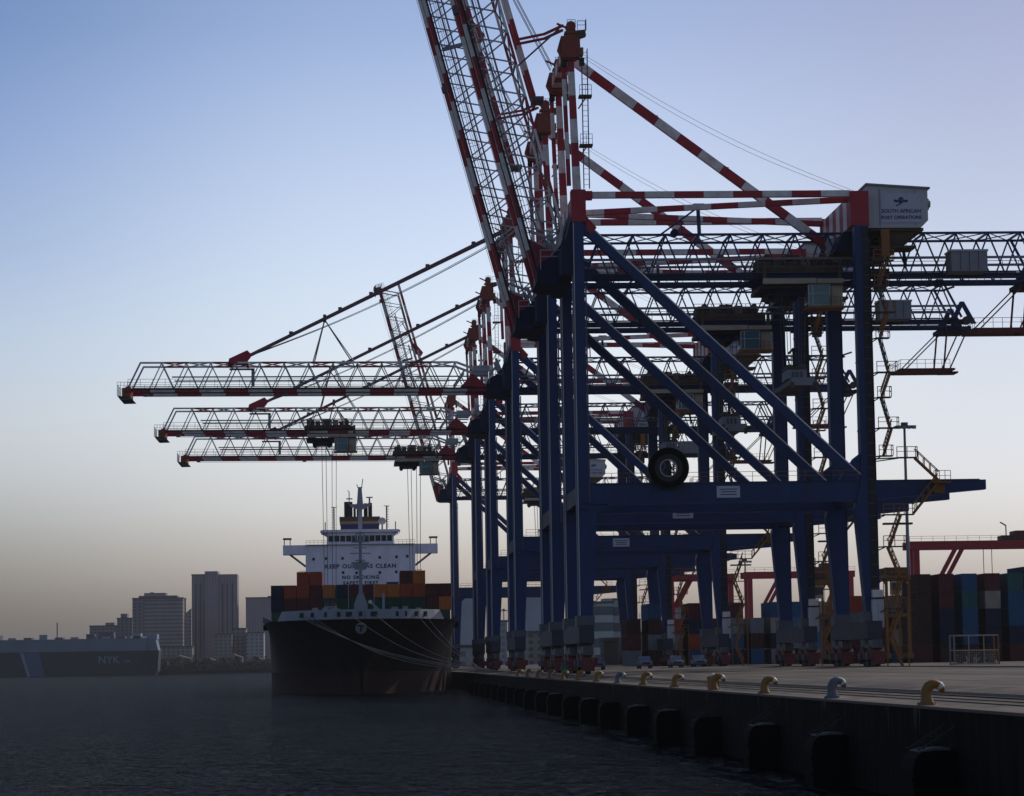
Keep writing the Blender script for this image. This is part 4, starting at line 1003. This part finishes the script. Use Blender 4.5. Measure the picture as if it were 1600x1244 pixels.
def straddle(px, Y, label):
    x, _ = at(px, 1035, Y)
    t = thing('straddle_carrier', label, 'straddle carrier', (x, Y, gz(x)), group='straddle carriers in the yard')
    for s in (-1.75, 1.75):
        b = MB()
        for y in (0, 8): b.box(s-.17, s+.17, y-.22, y+.22, 1.2, 13.4, 'yellow')
        b.box(s-.3, s+.3, -1, 9, .75, 1.6, 'yellow'); b.box(s-.25, s+.25, -.6, 8.6, 12.9, 13.7, 'yellow'); b.bar((s, 0, 12), (s, 3.5, 13.2), .2, .2, 'orange'); b.bar((s, 8, 12), (s, 4.5, 13.2), .2, .2, 'orange'); b.build('side_frame', t)
        for y in (-.3, 2.4, 5.4, 8.2): MB().tube([(s-.2, y, .62), (s+.2, y, .62)], .62, 'tyre', 18).build('wheel', t)
    b = MB(); b.box(-1.5, 1.5, -.3, .3, 12.9, 13.6, 'yellow'); b.box(-1.5, 1.5, 7.7, 8.3, 12.9, 13.6, 'yellow'); b.box(-1.9, 1.9, 1, 7, 13.7, 14.8, 'brown'); b.rail((-1.9, -.3, 13.7), (1.9, -.3, 13.7), 'orange', 1.1, .9, .06)
    b.build('top_frame', t)
    b = MB(); b.box(-1.3, .3, -1.9, -.35, 10.6, 12.7, 'beige'); b.box(-1.2, .2, -1.95, -1.9, 11.2, 12.4, 'darkglass'); b.build('driver_cab', t)
    b = MB(); b.box(-1.2, 1.2, -1.5, 9.5, 7.2, 7.7, 'yellow'); 
    for xx in (-.9, .9):
        for y in (1, 7): b.bar((xx, y, 7.7), (xx, y, 12.9), .06, .06, 'steel')
    b.build('spreader', t)
    b = MB(); 
    for z in range(8): b.bar((-2.1, -.5, 1.8+1.3*z), (-2.1, .4, 1.8+1.3*z), .05, .05, 'orange')
    b.bar((-2.1, -.5, 1.6), (-2.1, -.5, 12.9), .06, .06, 'orange'); b.bar((-2.1, .4, 1.6), (-2.1, .4, 12.9), .06, .06, 'orange'); b.build('ladder', t)
straddle(1406, 425, 'yellow and orange straddle carrier beside the tall container block')
straddle(1284, 445, 'straddle carrier seen between the nearest crane\'s two landward legs')

def gantry(xa, xb, Y, ztop, label, flip=1):
    t = thing('yard_gantry_crane', label, 'yard crane', (xa, Y, gz(60)), group='red gantry cranes in the yard')
    L = xb-xa; h = ztop-gz(60)
    M_ = 'red'
    b = MB(); b.box(-1.5, L+1, 0, 1.2, h-1.6, h, M_); b.box(-1.5, L+1, 6, 7.2, h-1.6, h, M_)
    for q in (0, L): b.box(q-.5, q+.5, 1.2, 6, h-1.4, h-.2, M_)
    b.rail((-1.4, -.1, h), (L+1, -.1, h), 'brown', 1.0, 2.5, .06); b.build('top_beam', t)
    for q in (0, L):
        for y in (.6, 6.6): MB().box(q-.6, q+.6, y-.55, y+.55, 1.4, h-1.6, M_).build('leg', t)
        b = MB(); b.box(q-.5, q+.5, -1, 8.2, .9, 1.5, M_); b.build('sill_beam', t)
        for y in (-.4, 7.6): MB().tube([(q-.3, y, .75), (q+.3, y, .75)], .75, 'tyre', 16).build('wheel', t)
    b = MB(); b.bar((L*.28, .6, h-1.6), (L*.28-3.6, .6, h-8), .8, .8, M_); b.bar((L*.33, .6, h-1.6), (L*.33-3.6, .6, h-8), .8, .8, M_); b.build('brace', t)
    b = MB(); b.box(L*.72, L*.95, .8, 6.4, h+.1, h+2.0, 'rustred'); b.box(L*.62, L*.72, 1, 5, h+.1, h+1.0, 'brown'); b.bar((L*.66, 2, h+1), (L*.66, 2, h+3.2), .2, .2, 'steel'); b.bar((L*.66, 2, h+3.1), (L*.62, 2, h+3.8), .25, .25, 'steel')
    for q in (.5, .56): b.bar((L*q, 3, h-1.6), (L*q, 3, h-9), .12, .12, 'black')
    b.build('trolley', t)
gantry(at(1432, 850, 560)[0], at(1650, 850, 560)[0], 560, at(1500, 845, 560)[1], 'red yard gantry crane rising over the tall container block at right')
gantry(at(1049, 900, 660)[0], at(1142, 900, 660)[0], 660, at(1100, 897, 660)[1], 'red yard gantry crane seen between crane legs left of the high mast')
gantry(at(1172, 900, 690)[0], at(1330, 900, 690)[0], 690, at(1220, 893, 690)[1], 'red yard gantry crane behind the middle landward legs of the cranes')

def mast(px, ytop, Y, label, w=3.3):
    x, zt = at(px, ytop, Y); g = gz(60) if px > 760 else 2.6
    t = thing('light_mast', label, 'light mast', (x, Y, g), group='high light masts in the port')
    b = MB(); b.tube([(0, 0, 0), (0, 0, zt-g)], [.38, .2], 'grey', 10); b.build('pole', t)
    b = MB(); b.box(-w/2, w/2, -w/2, w/2, zt-g-.35, zt-g-.1, 'steel')
    for i in range(4):
        b.box(-w/2+.1+i*(w-.8)/3, -w/2+.7+i*(w-.8)/3, -w/2-.4, -w/2, zt-g-.7, zt-g-.2, 'grey')
    b.box(-.5, .5, -.5, .5, zt-g-.1, zt-g+.5, 'steel'); b.build('lamp_head', t)
mast(1413, 665, 450, 'tall light mast with flat lamp head beside the nearest crane\'s stair')
mast(1164, 876, 760, 'light mast seen above the red gantry between landward crane legs')
mast(787, 953, 1300, 'small far light mast between the waterside crane legs')

# ------------------------------------------------------------------ vehicle carrier across the harbour
VY = 2150
x1 = at(248, 1050, VY)[0]; x0 = x1-215
vc = thing('vehicle_carrier', 'long dark blue vehicle carrier ship lying across the harbour at left', 'ship', (x1, VY, 0))
M('vc_navy', (.003, .005, .018), .5, dirt=.2, scale=.05); M('vc_light', (.11, .14, .19), .5, dirt=.2, scale=.05); M('vc_stripe', (.025, .06, .13), .5, dirt=.1, scale=.05); M('vc_pale', (.15, .20, .27), .5, dirt=.1, scale=.05)
def zy(py, px=100): return at(px, py, VY)[1]
zt, zm = zy(999), zy(1018.5)
b = MB(); b.box(-215, -5, 0, 30, -3, zm, 'vc_navy'); b.prism([(-5, -3), (-1, 3), (0, zm), (-5, zm)], 1, 29, 'vc_navy'); b.build('hull', vc)
b = MB(); b.box(-215, -9, .3, 29.7, zm, zt, 'vc_light'); b.prism([(-9, zm), (-.5, zm), (-2.5, zt-1), (-9, zt-1)], 2, 28, 'vc_light'); up = b.build('upper_deck_house', vc)
b = MB()
for q in range(16): b.box(-200+q*12, -194+q*12, 3, 20, zt, zt+1.5+2.2*((q*7) % 3 == 0), 'grey' if q % 2 else 'steel')
b.box(-8.5, -1.5, 3, 25, zt-1, zt+3.0, 'vc_pale'); b.box(-22, -9, 3, 25, zt, zt+1.6, 'white'); b.box(-47, -35, 6, 20, zt, zt+5, 'steel'); b.bar((-79, 10, zt), (-79, 10, zt+13), .8, .8, 'steel')
b.build('deck_gear', up)
b = MB(); X = lambda px: at(px, 1040, VY)[0]-x1
zl, zh = .2, zm-.3
b.prism([(X(43), zl), (X(47), zl), (X(36), zh), (X(31), zh)], -.12, 0, 'vc_pale'); b.prism([(X(47.5), zl), (X(70), zl), (X(61), zh), (X(36.5), zh)], -.12, 0, 'vc_stripe'); b.build('hull_stripe', vc)
me = text_mesh('NYK', 8.2, 'vc_pale', .05, 1.0); put('lettering', me, vc, (X(170), -.1, zy(1031.5, 170)))
me = text_mesh('LINE', 2.6, 'vc_pale', .05, 1.0); put('lettering', me, vc, (X(199), -.1, zy(1033.5, 199)))

# ------------------------------------------------------------------ city
def bmat(name, wall, win, fx, fz, tx=.7, tz=.55):
    """wall with a grid of window openings in real metres"""
    m = bpy.data.materials.new(name); m.use_nodes = True; t = m.node_tree; p = t.nodes['Principled BSDF']; p.inputs['Roughness'].default_value = .8
    p.inputs['Specular IOR Level'].default_value = .25
    N = t.nodes.new; L = t.links.new; tcn = N('ShaderNodeTexCoord'); sp = N('ShaderNodeSeparateXYZ'); L(tcn.outputs['Object'], sp.inputs[0])
    def grid(sock, per, th):
        d = N('ShaderNodeMath'); d.operation = 'DIVIDE'; d.inputs[1].default_value = per; L(sock, d.inputs[0])
        f = N('ShaderNodeMath'); f.operation = 'FRACT'; L(d.outputs[0], f.inputs[0])
        g = N('ShaderNodeMath'); g.operation = 'LESS_THAN'; g.inputs[1].default_value = th; L(f.outputs[0], g.inputs[0]); return g
    ad = N('ShaderNodeMath'); L(sp.outputs[0], ad.inputs[0]); L(sp.outputs[1], ad.inputs[1])
    a = grid(ad.outputs[0], fx, tx); b_ = grid(sp.outputs[2], fz, tz)
    k = N('ShaderNodeMath'); k.operation = 'MULTIPLY'; L(a.outputs[0], k.inputs[0]); L(b_.outputs[0], k.inputs[1])
    n1 = N('ShaderNodeTexNoise'); n1.inputs['Scale'].default_value = .05; L(tcn.outputs['Object'], n1.inputs['Vector'])
    mr = N('ShaderNodeMapRange'); mr.inputs[3].default_value = .75; mr.inputs[4].default_value = 1.2; L(n1.outputs[0], mr.inputs[0])
    mx = N('ShaderNodeMix'); mx.data_type = 'RGBA'; mx.inputs[6].default_value = (*wall, 1); mx.inputs[7].default_value = (*win, 1); L(k.outputs[0], mx.inputs[0])
    mm = N('ShaderNodeMix'); mm.data_type = 'RGBA'; mm.blend_type = 'MULTIPLY'; mm.inputs[0].default_value = 1; L(mx.outputs[2], mm.inputs[6]); L(mr.outputs[0], mm.inputs[7]); L(mm.outputs[2], p.inputs['Base Color'])
    MT[name] = m
bmat('b_tower', (.30, .24, .26), (.235, .19, .21), 2.6, 3.2, .55, 2)
bmat('b_office', (.28, .23, .225), (.165, .14, .14), 6.0, 3.4, .96, .5)
bmat('b_flat', (.22, .19, .18), (.10, .09, .095), 4.0, 3.1, .5, .5)
bmat('b_pale', (.30, .29, .30), (.16, .16, .18), 4.0, 3.2, .5, .55)
bmat('b_band', (.30, .34, .36), (.07, .10, .12), 300, 7.0, .99, .55)
bmat('b_blue', (.30, .33, .38), (.24, .27, .32), 9.0, 90, .06, 2)
bmat('b_shed', (.12, .11, .105), (.07, .065, .06), 7.0, 300, .5, 2)
M('b_roof', (.08, .072, .075), .8, dirt=.3, scale=.1)
def building(px0, px1, py, Y, m, label, base=2.6, depth=30, steps=(), group=None, cat='building', roof=True, name='city_building'):
    xa, z = at(px0, py, Y); xb, _ = at(px1, py, Y)
    t = thing(name, label, cat, (xa, Y, base), group=group)
    h = z-base; b = MB(); b.box(0, xb-xa, 0, depth, 0, h, m); b.build('wall', t)
    if roof:
        b = MB(); b.box(-.4, xb-xa+.4, -.4, depth+.4, h, h+.9, 'b_roof')
        for q0, q1, qz, f in steps:
            s0 = at(q0, qz, Y); s1 = at(q1, qz, Y); b.box(s0[0]-xa, s1[0]-xa, 4*f, depth*.7, h+.9, s0[1]-base, m)
        b.build('roof', t)
    return t
G = 'far city buildings'
tw = building(299.5, 320, 899, 2500, 'b_tower', 'tallest tower block on the skyline left of the ship', depth=35, group=G)
b = MB()
xa = at(299.5, 899, 2500)[0]
for a, c, q, yy in ((320, 340.5, 893, -3), (340.5, 370.5, 897.5, 0)):
    p0 = at(a, q, 2500); p1 = at(c, q, 2500); b.box(p0[0]-xa+.05, p1[0]-xa, yy, 34, 0, p0[1]-2.6, 'b_tower')
b.build('tower_wing', tw)
b = MB()
for q in (306, 313, 348, 355, 363): xx = at(q, 950, 2500)[0]-xa; b.box(xx-.5, xx+.5, -.5, 0, 6, 78, 'b_roof')
b.build('facade_groove', tw)
of = building(207, 285.5, 936, 2450, 'b_office', 'broad banded office block with stepped roof left of the tallest tower', depth=45, steps=((216, 276, 931, 1), (224, 258, 926.5, 2), (233, 238, 925, 3)), group=G)
b = MB(); xx = at(207, 936, 2450)[0]; b.box(0, at(224, 936, 2450)[0]-xx, -1.5, 0, 0, at(224, 936, 2450)[1]-2.6, 'b_flat'); b.build('end_wall', of)
building(183, 206.5, 967, 2600, 'b_flat', 'small tower with a raised core just left of the office block', steps=((188, 198, 959, 1),), group=G)
building(140, 186, 979, 2700, 'b_flat', 'low dark block above the vehicle carrier\'s stern', steps=((164, 178, 973, 1),), group=G)
t = building(288, 299, 960, 2550, 'b_pale', 'narrow pale slanting roofed building against the tallest tower', group=G, roof=False)
b = MB(); xx = at(288, 960, 2550); w_ = at(299, 960, 2550)[0]-xx[0]; b.prism([(0, xx[1]-2.6), (w_, xx[1]-2.6), (w_, xx[1]+3)], 0, 30, 'b_pale'); b.build('roof', t)
building(384, 428, 935, 2500, 'b_tower', 'grey tower block partly hidden by the ship\'s left side', steps=((418, 428, 931, 1),), group=G)
building(363, 384, 983, 2420, 'b_flat', 'cream low block right of the tallest tower', group=G)
building(384.5, 412, 990, 2410, 'b_pale', 'pale low block between the tallest tower and the ship', group=G)
building(336, 362, 992, 2400, 'b_flat', 'squat block in front of the tallest tower\'s foot', group=G)
building(240, 300, 1012, 2380, 'b_flat', 'long low flat roofed building beside the carrier\'s stern', group=G)
M('b_wareroof', (.20, .16, .12), .8, dirt=.3, scale=.1)
def shed(px0, px1, py, Y, label):
    xa, z = at(px0, py, Y); xb, _ = at(px1, py, Y); t = thing('warehouse', label, 'warehouse', (xa, Y, 2.6), group='harbour sheds on the far shore')
    L = xb-xa; b = MB(); b.box(0, L, 0, 30, 0, z-2.6, 'b_shed'); b.build('wall', t)
    b = MB(); b.prism([(-1, z-2.6), (L+1, z-2.6), (L*.62, z+.6), (L*.38, z+.6)], -1, 31, 'b_wareroof'); b.build('roof', t)
    for i in range(3):
        MB().box(L*(.2+.25*i), L*(.2+.25*i)+4, -.1, 0, 0, 4.5, 'b_roof').build('door', t)
shed(252, 296, 1030, 2345, 'dark shed on the far shore beside the carrier\'s stern')
shed(298, 340, 1034, 2342, 'low dark shed on the far shore below the tallest tower')
shed(342, 378, 1028, 2350, 'tan roofed shed on the far shore near the ship')
shed(380, 418, 1034, 2342, 'low shed on the far shore half hidden behind the ship')
# shrubs and trees along the far shore: one leafy mass too far to tell apart
M('foliage', (.035, .04, .02), .9, dirt=.5, scale=.3, dark=(.015, .018, .01))
b = MB(); rr = random.Random(11)
for i in range(2600):
    px = rr.uniform(246, 470); hgt = 3+6*abs(math.sin(px*.13))+3*math.sin(px*.41)
    X_ = (px-566)*2336/F; c = Vector((X_+rr.uniform(-2, 2), 2336+rr.uniform(-3, 3), 2.6+rr.uniform(0, max(2, hgt)))); r = rr.uniform(.5, 1.2)
    d1 = Vector((rr.gauss(0, 1), rr.gauss(0, 1), rr.gauss(0, 1))).normalized()*r; d2 = Vector((rr.gauss(0, 1), rr.gauss(0, 1), rr.gauss(0, 1))).normalized()*r
    b.quadmesh([c-d1-d2, c+d1-d2, c+d1+d2, c-d1+d2], [(0, 1, 2, 3)], 'foliage')
tag(b.build('shore_shrubs'), kind='stuff', label='dark low shrubs along the far shore left of the ship', cat='shrubs')
# seen between the crane legs
H = 'port buildings seen between the cranes'; gb = gz(60)
building(718, 741, 926, 1500, 'b_blue', 'tall pale blue building seen left of the second row of crane legs', gb, group=H)
building(771, 792.5, 972, 1400, 'b_pale', 'flat topped grey building below the small far light mast', gb, group=H)
t = building(816, 850, 928, 1300, 'b_blue', 'broad pale grey building between the second and third crane\'s waterside legs', gb, group=H)
building(826, 858, 989, 1250, 'b_flat', 'brown grey block in front of the broad pale grey building', gb, group=H)
building(872, 895, 980, 1350, 'b_pale', 'pale building glimpsed in the narrow gap between near waterside legs', gb, group=H)
building(926, 958, 943, 1200, 'b_band', 'banded blue grey office building right of the nearest waterside leg', gb, steps=((945, 958, 935, 1),), group=H)
building(958.5, 984, 938, 1220, 'b_band', 'taller banded office building behind the farther crane legs', gb, group=H)
building(985, 1046, 990, 1300, 'b_pale', 'low pale block between the banded offices and the tower flats', gb, group=H)
building(1051, 1098, 949, 1400, 'b_tower', 'grey tower flats seen left of the middle landward crane legs', gb, steps=((1060, 1078, 945, 1),), group=H)
building(1048, 1092, 1002, 620, 'b_shed', 'low grey shed with pale roof edge behind the pickups', gb, depth=12, group=H)
building(944, 985, 1002, 700, 'b_shed', 'low shed behind the waterside legs of the nearest crane', gb, depth=12, group=H)
building(718, 742, 1012, 900, 'b_pale', 'pale low harbour building right of the ship\'s bow', gb, depth=14, group=H)

# ------------------------------------------------------------------ haze
HAZE = True
if HAZE:
    b = MB(); b.box(-9300, 9300, -300, 9300, -4.2, 112, 'water'); hz = b.build('haze')
    hm = bpy.data.materials.new('haze_air'); hm.use_nodes = True; t = hm.node_tree; t.nodes.clear()
    o_ = t.nodes.new('ShaderNodeOutputMaterial'); pv = t.nodes.new('ShaderNodeVolumePrincipled')
    pv.inputs['Color'].default_value = (.66, .66, .70, 1); pv.inputs['Density'].default_value = .00004; pv.inputs['Anisotropy'].default_value = .3
    t.links.new(pv.outputs[0], o_.inputs['Volume'])
    hz.data.materials.clear(); hz.data.materials.append(hm); tag(hz, kind='stuff', label='thin pale haze over the harbour', cat='haze')
